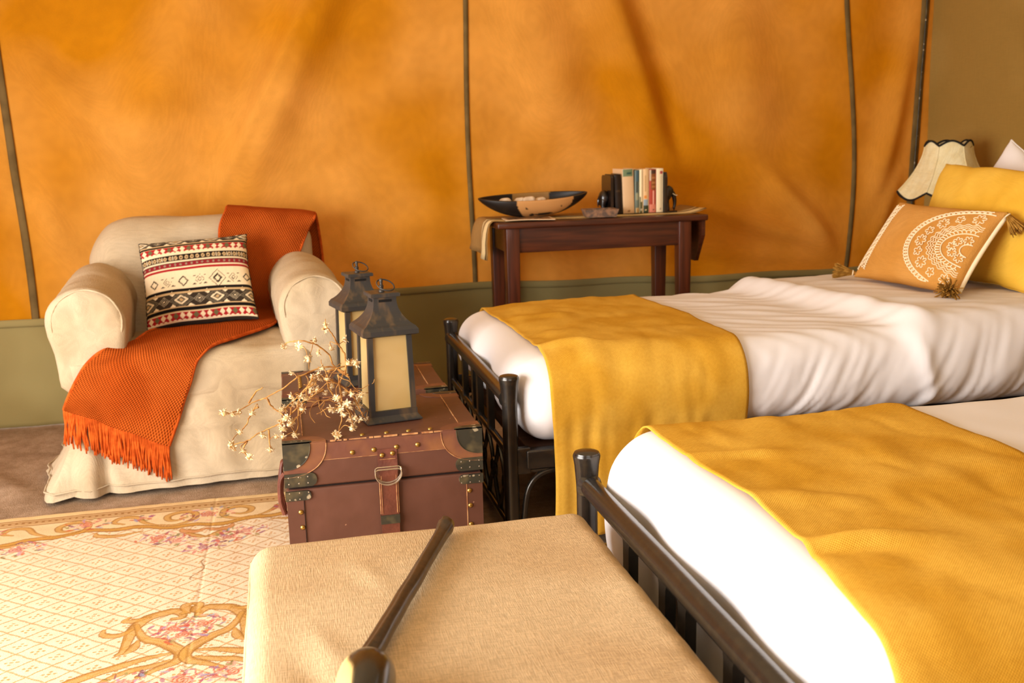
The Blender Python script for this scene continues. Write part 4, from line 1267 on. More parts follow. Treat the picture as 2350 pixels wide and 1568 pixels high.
def trunk(x0, x1, y0, y1, top, seam_z, label, full):
    root = thing('trunk', label, 'trunk', ((x0 + x1) / 2, (y0 + y1) / 2, RUGZ), 0, 'leather trunks')
    base = np.array(root.location)
    def part(name, m_, mt, sm=False, parent=root):
        me = m_.mesh(name, sm); me.transform(Matrix.Translation(-Vector(base))); return obj(name, me, mt, parent)
    def rb(name, lo, hi, r, mt, parent=root, fn=None, cell=.03):
        V, Q = rbox(lo, hi, r, cell, fn); return obj(name, make_mesh(name, V - base, Q), mt, parent)
    body = rb('body', (x0, y0, RUGZ), (x1, y1, seam_z - .003), .006, M['trunk_leather'])
    rb('seal', (x0 + .006, y0 + .006, seam_z - .006), (x1 - .006, y1 - .006, seam_z + .006), .002, M['gap'])
    lid = rb('lid', (x0 - .003, y0 - .004, seam_z + .003), (x1 + .003, y1 + .004, top), .007, M['trunk_leather'], root,
             lambda V: V + np.stack([0 * V[:, 0], 0 * V[:, 0], .0025 * noise(V * 12) * (V[:, 2] > top - .01)], 1))
    Lx0, Lx1, Ly0, Ly1 = x0 - .003, x1 + .003, y0 - .004, y1 + .004
    # leather edging: a band along the front top edge, side bands on the lid's top, upright bands on the body
    m_ = MB(); m_.box((Lx0 + .004, Ly0 - .0018, top - .046), (Lx1 - .004, Ly0 + .002, top - .004)); part('edging', m_, M['trunk_patch'], False, lid)
    m_ = MB(); m_.box((Lx0 + .004, Ly0 - .0009, top - .0475), (Lx1 - .004, Ly0 + .001, top - .046)); part('edging_cut', m_, M['raw_edge'], False, lid)
    m_ = MB(); m_.box((Lx0 + .004, Ly0 + .004, top - .001), (Lx1 - .004, Ly0 + .036, top + .0016)); part('edging', m_, M['trunk_leather'], False, lid)
    for a, b in ((Lx0 + .004, Lx0 + .050), (Lx1 - .050, Lx1 - .004)):
        m_ = MB(); m_.box((a, Ly0 + .03, top - .001), (b, Ly1 - .006, top + .0018)); part('edging', m_, M['trunk_leather'], False, lid)
        xe = b if a < (x0 + x1) / 2 else a
        m_ = MB(); m_.box((xe - .0009, Ly0 + .06, top - .001), (xe + .0009, Ly1 - .03, top + .0024)); part('stitch_line', m_, M['raw_edge'], False, lid)
    for a, b in ((x0 - .001, x0 + .040), (x1 - .040, x1 + .001)):
        m_ = MB(); m_.box((a, y0 - .0022, RUGZ + .01), (b, y0 + .002, seam_z - .008)); part('edging', m_, M['trunk_leather'], False, body)
        xe = b if a < (x0 + x1) / 2 else a
        m_ = MB(); m_.box((xe - .0007, y0 - .0030, RUGZ + .01), (xe + .0007, y0 + .001, seam_z - .012)); part('edging_cut', m_, M['raw_edge' if a > (x0 + x1) / 2 else 'gap'], False, body)
    # worn top edge
    rr = random.Random(int(y0 * 100))
    k = 0
    xx = Lx0 + .115
    while xx < Lx1 - .11:
        ln = rr.uniform(.008, .05)
        m_ = MB(); m_.tube([(xx, Ly0 + .0012, top - .0008), (min(xx + ln, Lx1 - .1), Ly0 + .0012, top - .0008)], rr.uniform(.0014, .0028), 6)
        part('worn_edge', m_, M['raw_edge'], False, lid)
        xx += ln + rr.uniform(.001, .012)
    # corners: leather quarter patches with black metal caps over them
    for sx in (1, -1):
        cx_ = Lx0 if sx > 0 else Lx1
        for (mt, rf, rtp, th, nm) in (('trunk_patch', (.105, .084), (.105, .060), .003, 'corner_patch'), ('dark_plate', (.066, .064), (.070, .022), .0046, 'corner_cap')):
            m_ = MB()
            m_.plate(quarter(cx_, top, rf[0], rf[1], sx, -1), 'y', Ly0 - th, th + .002)
            m_.plate(quarter(cx_, Ly0, rtp[0], rtp[1], sx, 1), 'z', top - .002, th + .001)
            part(nm, m_, M[mt], False, lid)
            m_ = MB()
            m_.plate(quarter(cx_, Ly1, rtp[0], rtp[1], sx, -1), 'z', top - .002, th + .001)
            part(nm, m_, M[mt], False, lid)
            m_ = MB()   # outline of the patch, the pale cut leather
            e = [(cx_ + sx * rf[0] * math.cos(a) ** .83, Ly0 - th - .0004, top - rf[1] * math.sin(a) ** .83) for a in np.linspace(0.02, PI / 2, 12)]
            m_.tube(e, .0012, 5); part('patch_edge', m_, M['raw_edge'] if mt == 'trunk_patch' else M['dark_plate'], False, lid)
        # clasp plates either side of the lid seam
        X0, X1 = (Lx0, Lx0 + .078) if sx > 0 else (Lx1 - .070, Lx1)
        m_ = MB(); m_.plate(tab(X0, X1, seam_z + .006, seam_z + .040, sx), 'y', Ly0 - .0044, .006); cl = part('clasp_plate', m_, M['dark_plate'], False, lid)
        X0, X1 = (Lx0, Lx0 + .062) if sx > 0 else (Lx1 - .062, Lx1)
        m_ = MB(); m_.plate(tab(X0, X1, seam_z - .030, seam_z - .006, sx), 'y', y0 - .0056, .007); cl2 = part('clasp_plate', m_, M['dark_plate'], False, body)
        for (p_, zc, yv) in ((lid, seam_z + .023, Ly0 - .0044), (body, seam_z - .018, y0 - .0056)):
            for dx in (.010, .034, .056):
                for dz in (-.008, .008):
                    x = (Lx0 + dx) if sx > 0 else (Lx1 - dx)
                    obj('nail', _nail, None, p_, Vector((x, yv, zc + dz)) - Vector(base), (PI / 2, 0, 0))
    def rivet(x, y, z, parent, rot=(PI / 2, 0, 0)):
        obj('rivet', _riv, None, parent, Vector((x, y, z)) - Vector(base), rot)
    cxm = (x0 + x1) / 2
    if full:
        for x, z in ((.127, .366), (.180, .368), (.236, .370), (.289, .371)):
            rivet(x, Ly0 - .0016, z, lid)
        for x in (.10, .155, .215, .27, .325):
            rivet(x, Ly0 + .022, top + .0012, lid, (0, 0, 0))
        for x, z in ((-.006, .224), (-.004, .184), (-.002, .135), (.417, .236), (.418, .196), (.418, .145)):
            rivet(x, y0 - .002, z, body)
        # strap: short tab, two rings, long strap with a metal tip
        def strap_part(name, pts, hw, th, mt):
            V, F = [], []
            for (yy, z) in pts:
                V += [(SX - hw, yy, z), (SX + hw, yy, z), (SX + hw, yy + th, z), (SX - hw, yy + th, z)]
            for i in range(len(pts) - 1):
                for k in range(4): F.append((i * 4 + k, i * 4 + (k + 1) % 4, (i + 1) * 4 + (k + 1) % 4, (i + 1) * 4 + k))
            F.append((3, 2, 1, 0)); e = (len(pts) - 1) * 4; F.append((e, e + 1, e + 2, e + 3))
            m_ = MB(); m_.add(V, F); return part(name, m_, M[mt], False, root)
        SX = .212
        t1 = strap_part('strap_tab', [(Ly0 - .004, .368), (Ly0 - .0055, .352), (Ly0 - .008, .332), (Ly0 - .011, .318), (Ly0 - .0125, .310)], .024, .0035, 'trunk_strap')
        t2 = strap_part('strap', [(Ly0 - .0125, .315), (Ly0 - .0130, .300), (Ly0 - .0095, .282), (Ly0 - .0075, .255), (Ly0 - .006, .215), (Ly0 - .006, .10)], .0225, .0035, 'trunk_strap')
        strap_part('strap_tip', [(Ly0 - .0085, .196), (Ly0 - .0085, .173)], .0238, .006, 'dark_plate')
        for s_ in (-1, 1):
            m_ = MB(); m_.tube([(SX + s_ * .0185, Ly0 - .0132, .302), (SX + s_ * .0185, Ly0 - .0098, .280), (SX + s_ * .0185, Ly0 - .0080, .255), (SX + s_ * .0185, Ly0 - .0064, .200)], .0009, 5)
            part('stitching', m_, M['raw_edge'], False, t2)
            m_ = MB(); m_.tube([(SX + s_ * .0225, Ly0 - .0112, .305), (SX + s_ * .0228, Ly0 - .0080, .280), (SX + s_ * .0228, Ly0 - .0060, .255), (SX + s_ * .0228, Ly0 - .0045, .200)], .0013, 5)
            part('cut_edge', m_, M['raw_edge'], False, t2)
        m_ = MB(); m_.tube([(SX + dx * .02, Ly0 - .0092, .343) for dx in (-1, -.5, 0, .5, 1)], .0008, 5); part('stitching', m_, M['raw_edge'], False, t1)
        for x, z in ((SX - .013, .353), (SX + .013, .356)):
            rivet(x, Ly0 - .0062, z, t1)
        for dz, dy in ((0, 0), (-.005, -.004)):
            P = [(SX + .0325 * math.cos(a), Ly0 - .0135 + dy - .003 * math.sin(a), .313 + dz + .030 * math.sin(a)) for a in np.linspace(PI * .92, PI * 2.08, 26)]
            P += [(SX + .0325, Ly0 - .010 + dy, .319 + dz), (SX + .026, Ly0 - .009 + dy, .322 + dz), (SX - .026, Ly0 - .009 + dy, .322 + dz), (SX - .0325, Ly0 - .010 + dy, .319 + dz)]
            m_ = MB(); m_.tube(P, .0021, 8, closed=True); part('d_ring', m_, M['steel'], True)
        # leather handle on the left end
        m_ = MB(); m_.tube(catmull([(x0 - .001, y0 + .10, .33), (x0 - .010, y0 + .09, .315), (x0 - .013, y0 + .085, .26), (x0 - .010, y0 + .085, .205), (x0 - .002, y0 + .085, .19)], 5), [.006 + .0015 * math.sin(i) for i in range(21)], 8)
        part('handle', m_, M['trunk_strap'], True)
        m_ = MB(); m_.tube(catmull([(x0 - .002, y0 + .02, .32), (x0 - .014, y0 + .018, .30), (x0 - .016, y0 + .018, .25), (x0 - .008, y0 + .018, .215)], 5), .006, 8); part('latch_strap', m_, M['trunk_strap'], True)
    else:
        m_ = MB(); m_.plate(tab(x0 + .0, x0 + .10, y0 + .03, y0 + .085, 1), 'z', top - .001, .006); part('lid_strap', m_, M['trunk_strap'], False, lid)
        for i in range(8): rivet(x0 + .052, y0 + .14 + i * .022, top + .001, lid, (0, 0, 0))
    return root
trunk(-.037, .450, 2.390, 2.772, .400, .285, 'oxblood leather trunk with strap and rings, in front of the other trunk', True)
trunk(-.036, .437, 2.835, 3.195, .400, .285, 'oxblood leather trunk behind the strapped trunk, beside the armchair', False)

# ------------------------------------------------------------------ lanterns
def lantern(loc, rotz, label):
    root = thing('lantern', label, 'lantern', loc, rotz, 'lanterns on the trunks')
    def ring(h, z): return [(-h, -h, z), (h, -h, z), (h, h, z), (-h, h, z)]
    def loft(name, prof, mt, parent=root, sub=True):
        V, F = [], []
        for h, z in prof: V += ring(h, z)
        n = len(prof)
        for i in range(n - 1):
            for k in range(4): F.append((i * 4 + k, i * 4 + (k + 1) % 4, (i + 1) * 4 + (k + 1) % 4, (i + 1) * 4 + k))
        F.append((3, 2, 1, 0)); F.append(tuple((n - 1) * 4 + k for k in range(4)))
        return obj(name, MB().add(V, F).mesh(name), M[mt], parent)
    base = loft('base', [(.0735, 0), (.0735, .003), (.066, .012), (.0635, .016), (.0635, .030)], 'iron')
    for sx in (-1, 1):
        for sy in (-1, 1):
            V = []
            for h, z in ((.0615, .028), (.0575, .229)):
                cx_, cy_ = sx * (h - .0065), sy * (h - .0065)
                w = .0068
                V += [(cx_ - w, cy_ - w, z), (cx_ + w, cy_ - w, z), (cx_ + w, cy_ + w, z), (cx_ - w, cy_ + w, z)]
            obj('corner_post', MB().add(V, [(3, 2, 1, 0), (4, 5, 6, 7)] + [(k, (k + 1) % 4, 4 + (k + 1) % 4, 4 + k) for k in range(4)]).mesh('corner_post'), M['iron'], root)
    for k in range(4):
        a0, a1, t = .0485, .0450, .003
        V = [(-a0, -.0555, .030), (a0, -.0555, .030), (a0, -.0555 + t, .030), (-a0, -.0555 + t, .030), (-a1, -.0515, .228), (a1, -.0515, .228), (a1, -.0515 + t, .228), (-a1, -.0515 + t, .228)]
        o = obj('pane', MB().add(V, [(3, 2, 1, 0), (4, 5, 6, 7)] + [(i, (i + 1) % 4, 4 + (i + 1) % 4, 4 + i) for i in range(4)]).mesh('pane'), M['pane'], root)
        o.rotation_euler = (0, 0, k * PI / 2)
    roof = loft('roof', [(.064, .224), (.0735, .228), (.0735, .240), (.0715, .243), (.0680, .248), (.0650, .250)] +
                [(.030 + .034 * (1 - t) ** 2.4, .250 + .068 * t) for t in np.linspace(.04, 1, 12)] + [(.030, .322)], 'iron')
    for k in range(4):
        m_ = MB(); m_.box((-.017, -.0312, .309), (.017, -.0290, .3155))
        s = obj('vent_slot', m_.mesh('vent_slot'), M['iron_dark'], roof); s.rotation_euler = (0, 0, k * PI / 2)
    loft('cap', [(.034, .3215), (.0385, .3225), (.0385, .330), (.036, .332)], 'iron')
    m_ = MB(); m_.lathe([(.008, .331), (.0075, .336), (.0045, .339), (.0055, .343), (.0060, .347), (.0040, .351), (.0038, .356), (.0050, .360), (.0046, .364), (.002, .367)], 14)
    obj('finial', m_.mesh('finial', True), M['iron'], root)
    P = [(.010 + .0225 * math.cos(a), .0225 * math.sin(a) - .004, .349 - .003 * math.cos(a) + .012 * math.sin(a)) for a in np.linspace(0, 2 * PI, 28, endpoint=False)]
    v, f = tube(P, .0019, 8, closed=True)
    obj('hanging_ring', make_mesh('hanging_ring', v, f), M['iron'], root)
    return root
lantern((.236, 2.570, .4022), math.radians(9.5), 'black metal lantern with cream panes on the front trunk')
lantern((.206, 3.010, .4022), math.radians(12), 'black metal lantern on the rear trunk, half hidden by the other lantern')

# ------------------------------------------------------------------ dried flowers on the front trunk
HEADS = [(-0.17,2.414,0.484),(-0.151,2.444,0.472),(-0.139,2.457,0.472),(-0.107,2.45,0.469),(-0.138,2.453,0.423),(-0.082,2.397,0.425),(-0.158,2.391,0.411),(-0.159,2.474,0.38),(-0.134,2.416,0.386),(-0.12,2.413,0.37),(-0.07,2.49,0.362),(-0.052,2.437,0.408),(-0.036,2.418,0.412),(-0.005,2.468,0.558),(-0.02,2.484,0.623),(0.017,2.435,0.631),(0.055,2.483,0.634),(0.086,2.507,0.667),(0.085,2.472,0.661),(0.097,2.494,0.61),(0.064,2.487,0.601),(0.036,2.426,0.599),(0.132,2.496,0.628),(0.145,2.479,0.573),(0.154,2.45,0.574),(0.133,2.423,0.584),(0.06,2.507,0.539),(0.069,2.467,0.566),(0.047,2.492,0.539),(0.064,2.508,0.53),(0.046,2.491,0.521),(0.04,2.512,0.498),(0.053,2.459,0.514),(0.075,2.5,0.493),(0.081,2.464,0.538),(0.092,2.514,0.507),(0.122,2.508,0.488),(0.136,2.43,0.501),(0.16,2.434,0.498),(0.099,2.442,0.492),(0.11,2.517,0.463),(0.085,2.464,0.46),(0.092,2.483,0.45),(0.108,2.45,0.461),(0.116,2.441,0.449),(0.125,2.459,0.472),(0.133,2.455,0.463),(0.148,2.479,0.465),(0.157,2.478,0.457),(0.158,2.51,0.47),(0.145,2.458,0.433),(0.133,2.483,0.423),(0.14,2.469,0.412),(0.173,2.489,0.42),(0.156,2.457,0.428),(0.132,2.406,0.421),(0.094,2.392,0.412),(0.091,2.392,0.412),(-0.007,2.424,0.412),(-0.034,2.447,0.447),(-0.039,2.461,0.435),(-0.025,2.411,0.46),(-0.013,2.473,0.434),(-0.018,2.447,0.434),(-0.035,2.418,0.432),(-0.036,2.426,0.48),(-0.029,2.505,0.459),(-0.006,2.519,0.468),(-0.009,2.429,0.508),(0.007,2.5,0.471),(0.015,2.461,0.467),(0.013,2.435,0.505),(0.025,2.449,0.496)]
BRANCHES = [[(0.134,2.47,0.542),(0.091,2.47,0.563),(0.047,2.47,0.558),(0.007,2.47,0.547),(-0.033,2.47,0.523),(-0.073,2.47,0.499),(-0.1,2.47,0.488),(-0.135,2.47,0.473),(-0.173,2.47,0.469)],[(-0.092,2.47,0.478),(-0.108,2.47,0.463),(-0.123,2.47,0.435),(-0.139,2.47,0.418)],[(-0.113,2.47,0.489),(-0.094,2.47,0.514),(-0.076,2.47,0.524)],[(0.07,2.47,0.51),(0.025,2.47,0.482),(-0.007,2.47,0.457),(-0.039,2.47,0.435),(-0.061,2.47,0.425),(-0.097,2.47,0.41),(-0.124,2.47,0.394),(-0.163,2.47,0.388)],[(-0.124,2.47,0.394),(-0.136,2.47,0.37),(-0.123,2.47,0.353)],[(-0.071,2.47,0.417),(-0.07,2.47,0.368)],[(0.134,2.47,0.537),(0.1,2.47,0.563),(0.089,2.47,0.595),(0.06,2.47,0.627),(0.026,2.47,0.64),(-0.004,2.47,0.636),(-0.02,2.47,0.626)],[(0.125,2.47,0.543),(0.13,2.47,0.586),(0.112,2.47,0.621),(0.099,2.47,0.653),(0.085,2.47,0.673)],[(0.108,2.47,0.544),(0.113,2.47,0.488),(0.112,2.47,0.437),(0.104,2.47,0.41),(0.095,2.392,0.408)],[(0.045,2.47,0.526),(0.013,2.47,0.497),(0.003,2.47,0.447),(0.001,2.47,0.419),(-0.007,2.438,0.408)],[(0.072,2.47,0.538),(0.106,2.47,0.517),(0.14,2.47,0.486),(0.16,2.47,0.443),(0.172,2.47,0.425)],[(0.081,2.47,0.546),(0.087,2.47,0.5),(0.128,2.47,0.445),(0.138,2.449,0.408)],[(0.047,2.47,0.549),(0.036,2.47,0.522),(-0.005,2.47,0.484),(-0.033,2.47,0.468)],[(0.082,2.47,0.555),(0.126,2.47,0.561),(0.153,2.47,0.568)],[(-0.069,2.47,0.499),(-0.058,2.47,0.471),(-0.038,2.47,0.455),(-0.025,2.47,0.445)]]
def flowers():
    root = thing('dried_flowers', 'bunch of dry pale flowers on curled stems lying across the front trunk', 'dried flowers', (.08, 2.45, .41))
    b = np.array(root.location)
    rr = random.Random(21)
    for br in BRANCHES:
        P = [(p[0], p[1] + (.02 * math.sin(i * 1.3) if p[2] > .43 else 0), p[2]) for i, p in enumerate(br)]
        P = catmull(P, 5)
        P = [Vector((p.x + rr.uniform(-.0012, .0012), p.y, p.z + rr.uniform(-.0012, .0012))) - Vector(b) for p in P]
        v, f = tube(P, list(np.linspace(.0025, .0013, len(P))), 6)
        obj('stem', make_mesh('stem', v, f), M['stem'], root)
    # wiry side twigs: each bloom is tied back to the nearest stem; a few bare curls as well
    allp = [Vector(q) for br in BRANCHES for q in catmull(br, 4)]
    heads = []
    for i in range(3):
        r2 = random.Random(i)
        m_ = MB()
        m_.lathe([(.0022, -.006), (.0044, -.003), (.0050, 0), (.0040, .002), (.0012, .003)], 9)
        for k in range(13):
            a = 2 * PI * k / 13 + r2.uniform(-.2, .2)
            ln = r2.uniform(.005, .0085); el = r2.uniform(-.5, .7)
            d = Vector((math.cos(a) * math.cos(el), math.sin(a) * math.cos(el), math.sin(el)))
            s = d.cross(Vector((0, 0, 1))).normalized() * .0016
            p0 = d * .003; p1 = d * (.003 + ln * .5) + Vector((0, 0, .001)); p2 = d * (.003 + ln)
            t = Vector((0, 0, .0005))
            m_.add([p0 - s * .6 - t, p0 + s * .6 - t, p1 + s - t, p1 - s - t, p2, p0 - s * .6 + t, p0 + s * .6 + t, p1 + s + t, p1 - s + t],
                   [(0, 1, 2, 3), (3, 2, 4), (5, 8, 7, 6), (8, 4, 7), (0, 5, 6, 1), (1, 6, 7, 2), (2, 7, 4), (3, 4, 8), (0, 3, 8, 5)])
        me = m_.mesh('flower_head', False); me.materials.append(M['bloom']); heads.append(me)
    for i, h in enumerate(HEADS):
        h = Vector(h)
        q = min(allp, key=lambda p: (p - h).length + rr.uniform(0, .02))
        if (q - h).length > .004:
            mid = (q + h) / 2 + Vector((rr.uniform(-.012, .012), rr.uniform(-.01, .01), rr.uniform(-.002, .014)))
            mid.z = max(mid.z, .412) if mid.x > -.05 else mid.z
            P = [p - Vector(b) for p in catmull([q, mid, h], 5)]
            v, f = tube(P, .0010, 5)
            obj('twig', make_mesh('twig', v, f), M['stem'], root)
        o = obj('flower_head', heads[i % 3], None, root, h - Vector(b), (rr.uniform(-1.3, 1.3), rr.uniform(-1.3, 1.3), rr.uniform(0, 6)))
        sc = rr.uniform(.95, 1.4); o.scale = (sc, sc, sc)
    for k in range(26):
        q = Vector((rr.uniform(.02, .16), rr.uniform(2.43, 2.52), rr.uniform(.45, .57)))
        P = [q]
        d = Vector((rr.uniform(-1, 1), rr.uniform(-.4, .4), rr.uniform(-1, .8))).normalized()
        for i in range(6):
            d = (d + Vector((rr.uniform(-.6, .6), rr.uniform(-.4, .4), rr.uniform(-.6, .6)))).normalized()
            n_ = P[-1] + d * .011
            n_.z = max(n_.z, .416)
            P.append(n_)
        v, f = tube([p - Vector(b) for p in catmull(P, 3)], .0010, 5)
        obj('twig', make_mesh('twig', v, f), M['stem'], root)
flowers()

# ------------------------------------------------------------------ console table and what stands on it
TZ = .790
TB = thing('console_table', 'dark mahogany console table against the orange wall', 'table', (1.29, 4.11, 0))
def tpart(name, lo, hi, r, mt='mahogany', fn=None):
    V, Q = rbox(lo, hi, r, .05, fn); return obj(name, make_mesh(name, local(V, TB), Q), M[mt], TB)
tpart('table_top', (.838, 3.925, TZ - .026), (1.748, 4.30, TZ), .007)
tpart('apron', (.90, 3.958, .663), (1.665, 3.978, TZ - .024), .003)
tpart('apron', (.90, 4.246, .663), (1.665, 4.266, TZ - .024), .003)
tpart('apron', (.886, 3.97, .663), (.906, 4.25, TZ - .024), .003)
tpart('apron', (1.652, 3.97, .663), (1.672, 4.25, TZ - .024), .003)
for lx in (.905, 1.652):
    for ly in (3.972, 4.255):
        tpart('leg', (lx - .028, ly - .028, 0.002), (lx + .028, ly + .028, TZ - .024), .004, 'mahogany_leg',
              lambda V, lx=lx, ly=ly: np.stack([lx + (V[:, 0] - lx) * (.72 + .28 * np.clip(V[:, 2] / .66, 0, 1)), ly + (V[:, 1] - ly) * (.72 + .28 * np.clip(V[:, 2] / .66, 0, 1)), V[:, 2]], 1))
m_ = MB(); m_.plate([(3.95, TZ - .012), (3.95, .70), (4.02, .585), (4.20, .585), (4.27, .70), (4.27, TZ - .012)], 'x', 1.728, .016)
me = m_.mesh('drop_leaf'); me.transform(Matrix.Translation(-TB.location)); obj('drop_leaf', me, M['mahogany'], TB)

def table_cloth():
    xs = [(.806, .632), (.808, .66), (.806, .70), (.808, .74), (.812, .765), (.818, .783), (.830, TZ + .004), (.845, TZ + .0055)] + [(x, TZ + .0035) for x in np.linspace(.88, 1.66, 40)] + [(1.70, TZ + .005), (1.735, TZ + .012), (1.765, TZ + .022)]
    xs = np.array(xs)
    ys = np.linspace(3.985, 4.275, 60)
    V = []
    for (x, z) in xs:
        t = (ys - 3.985) / .29
        drop = np.clip((TZ - z) / .16, 0, 1)
        V.append(np.stack([x - .012 * drop * np.sin(t * 9) - .012 * drop * t, ys + .02 * drop, z + 0 * ys + .03 * drop * t + .0008 * np.sin(x * 40 + ys * 30)], 1))
    V = np.array(V)
    nu, nv = V.shape[:2]
    t = np.tile((ys - 3.985) / .29, nu)
    base_c, cream, dark = (np.array(lin(*c)) for c in ((168, 130, 76), (238, 214, 160), (96, 70, 40)))
    C = np.tile(base_c, (nu * nv, 1))
    for a, b, c in ((.03, .055, dark), (.055, .27, cream), (.27, .30, dark), (.34, .37, dark), (.37, .43, cream), (.43, .455, dark)):
        C[(t > a) & (t < b)] = c
    i = np.arange(nu - 1)[:, None] * nv + np.arange(nv - 1)[None, :]
    Q = np.stack([i, i + nv, i + nv + 1, i + 1], -1).reshape(-1, 4)
    V2, Q2, _, C2 = shell(V.reshape(-1, 3), Q, None, .0025, C)
    base = Vector((1.29, 4.12, TZ + .0035))
    o = obj('table_runner', make_mesh('table_runner', V2 - np.array(base), Q2, None, C2), M['runner_cloth'], None, base)
    tag(o, 'tan table runner with cream stripes hanging off the mahogany table', 'table runner')
table_cloth()
TOP = TZ + .0045

def bowl():
    root = thing('wooden_bowl', 'long boat shaped black and tan wooden bowl on the table', 'bowl', (1.037, 4.13, TOP + .0015))
    root.rotation_euler = (.12, 0, 0)
    hl, hw, dp = .238, .098, .082
    ns, nt = 90, 56
    def surf(inner):
        V, C = [], []
        for i in range(ns + 1):
            s = -1 + 2 * i / ns
            w = hw * (1 - abs(s) ** 2.3) ** .72 + .002
            d = dp * (1 - abs(s) ** 2.2) ** .85 + .004
            rim = .084 + .006 * s + .006 * s * s
            if inner: w, d = max(w - .007, .0006), max(d - .008, .001)
            for j in range(nt + 1):
                a = PI * j / nt
                x = hl * s * (1 if not inner else .985); y = -w * math.cos(a); z = rim - d * math.sin(a) ** .8
                V.append((x, y, z))
                dark = np.array(lin(30, 22, 17)); tan = np.array(lin(196, 142, 84))
                fr = j / nt                                     # 0 = front rim .. 1 = back rim
                c = dark
                q = (s - .13) / .52
                edge = .41 * (1 - max(-1, min(1, q)) ** 2) ** .6 * (1.0 - .18 * s) + .02 * math.sin(s * 23)
                if abs(q) < 1 and fr < edge: c = tan
                if ((s - .12) / .17) ** 2 + ((fr - .24) / .035) ** 2 < 1 or ((s + .10) / .05) ** 2 + ((fr - .25) / .045) ** 2 < 1 or ((s - .42) / .02) ** 2 + ((fr - .12) / .02) ** 2 < 1 or ((s + .22) / .03) ** 2 + ((fr - .1) / .012) ** 2 < 1: c = dark
                if not inner and abs(math.hypot((s + .08) / .19, (fr - .49) / .035) - 1) < .22: c = tan
                if inner and fr > .62 and abs(s - .05) < .33 + .1 * (fr - .8): c = np.array(lin(150, 110, 56))
                V[-1] = (x, y, z); C.append(c)
        return np.array(V), np.array(C)
    Vo, Co = surf(False); Vi, Ci = surf(True)
    n1 = nt + 1
    i = np.arange(ns)[:, None] * n1 + np.arange(nt)[None, :]
    Qo = np.stack([i, i + 1, i + n1 + 1, i + n1], -1).reshape(-1, 4)
    nb = len(Vo)
    rim = []
    for k in range(ns):
        a, b = k * n1, (k + 1) * n1
        rim.append((a, b, nb + b, nb + a)); rim.append((a + nt, nb + a + nt, nb + b + nt, b + nt))
    ends = [(0 + j, nb + j, nb + j + 1, j + 1) for j in range(nt)] + [(ns * n1 + j, ns * n1 + j + 1, nb + ns * n1 + j + 1, nb + ns * n1 + j) for j in range(nt)]
    Q = np.concatenate([Qo, Qo[:, ::-1] + nb, np.array(rim), np.array(ends)])
    V = np.concatenate([Vo, Vi]); V[:, 2] -= V[:, 2].min()
    obj('bowl_shell', make_mesh('bowl_shell', V, Q, None, np.concatenate([Co, Ci])), M['bowl'], root)
bowl()
for (x, y, z, r, lab) in ((.918, 4.125, .068, .022, 'pale egg shaped stone at the left end of the wooden bowl'), (.990, 4.150, .068, .020, 'flat pale stone left of centre in the wooden bowl'),
                     (1.022, 4.120, .070, .023, 'tallest pale stone in the middle of the wooden bowl'), (1.075, 4.135, .068, .019, 'low pale stone right of centre in the wooden bowl')):
    V, Q = rbox((-r * 1.3, -r, -r * .85), (r * 1.3, r, r * .85), r * .84, .006, lambda V: V * (1 + .12 * (V[:, :1] / r)))
    o = obj('stone', make_mesh('stone', V, Q), M['egg'], None, (x, y, TOP + z - .0015), (0, .2, x * 9))
    tag(o, lab, 'stone', 'stones in the wooden bowl')

def dish():
    root = thing('stone_dish', 'small square brown stone dish on the table', 'dish', (1.292, 4.0, TOP))
    s, h = .070, .032
    m_ = MB()
    o_ = [(-s, -s * .8), (s, -s * .8), (s, s * .8), (-s, s * .8)]
    def rg(k, z): return [(x * k, y * k, z) for x, y in o_]
    L = [rg(.86, 0), rg(1.0, h), rg(.80, h), rg(.70, .009)]
    V = sum(L, []); F = [(3, 2, 1, 0), (12, 13, 14, 15)]
    for i in range(3):
        for k in range(4): F.append((i * 4 + k, i * 4 + (k + 1) % 4, (i + 1) * 4 + (k + 1) % 4, (i + 1) * 4 + k))
    obj('dish_body', m_.add(V, F).mesh('dish_body'), M['soapstone'], root, (0, 0, 0), (0, 0, -.12))
dish()

def magazine():
    nx, ny = 60, 46
    xs, ys = np.linspace(0, .205, nx), np.linspace(0, .145, ny)
    def fn(u, v): return np.stack([u - .1025, v - .0725, .0035 + .0015 * np.sin(u * 22) * (1 - v / .145) + .004 * np.clip(1 - v / .03, 0, 1) * 0], -1)
    V, Q, uvm = grid(xs, ys, fn)
    a = noise2(uvm[:, 0] * 60, uvm[:, 1] * 90)
    C = np.tile(np.array(lin(150, 112, 84)), (len(V), 1))
    C[a > .1] = lin(58, 44, 40); C[a < -.16] = lin(186, 140, 84); C[(a > -.05) & (a < .03)] = lin(96, 70, 74)
    bd = (uvm[:, 0] < .012) | (uvm[:, 0] > .193) | (uvm[:, 1] < .014) | (uvm[:, 1] > .131)
    C[bd] = lin(226, 196, 160)
    V2, Q2, _, C2 = shell(V, Q, None, .003, C)
    V2[:, 2] -= V2[:, 2].min()
    o = obj('magazine', make_mesh('magazine', V2, Q2, None, C2), M['magazine'], None, (.985, 4.005, TOP + .0003), (0, 0, math.radians(-6)))
    tag(o, 'glossy magazine lying at the front left corner of the table', 'magazine')
magazine()

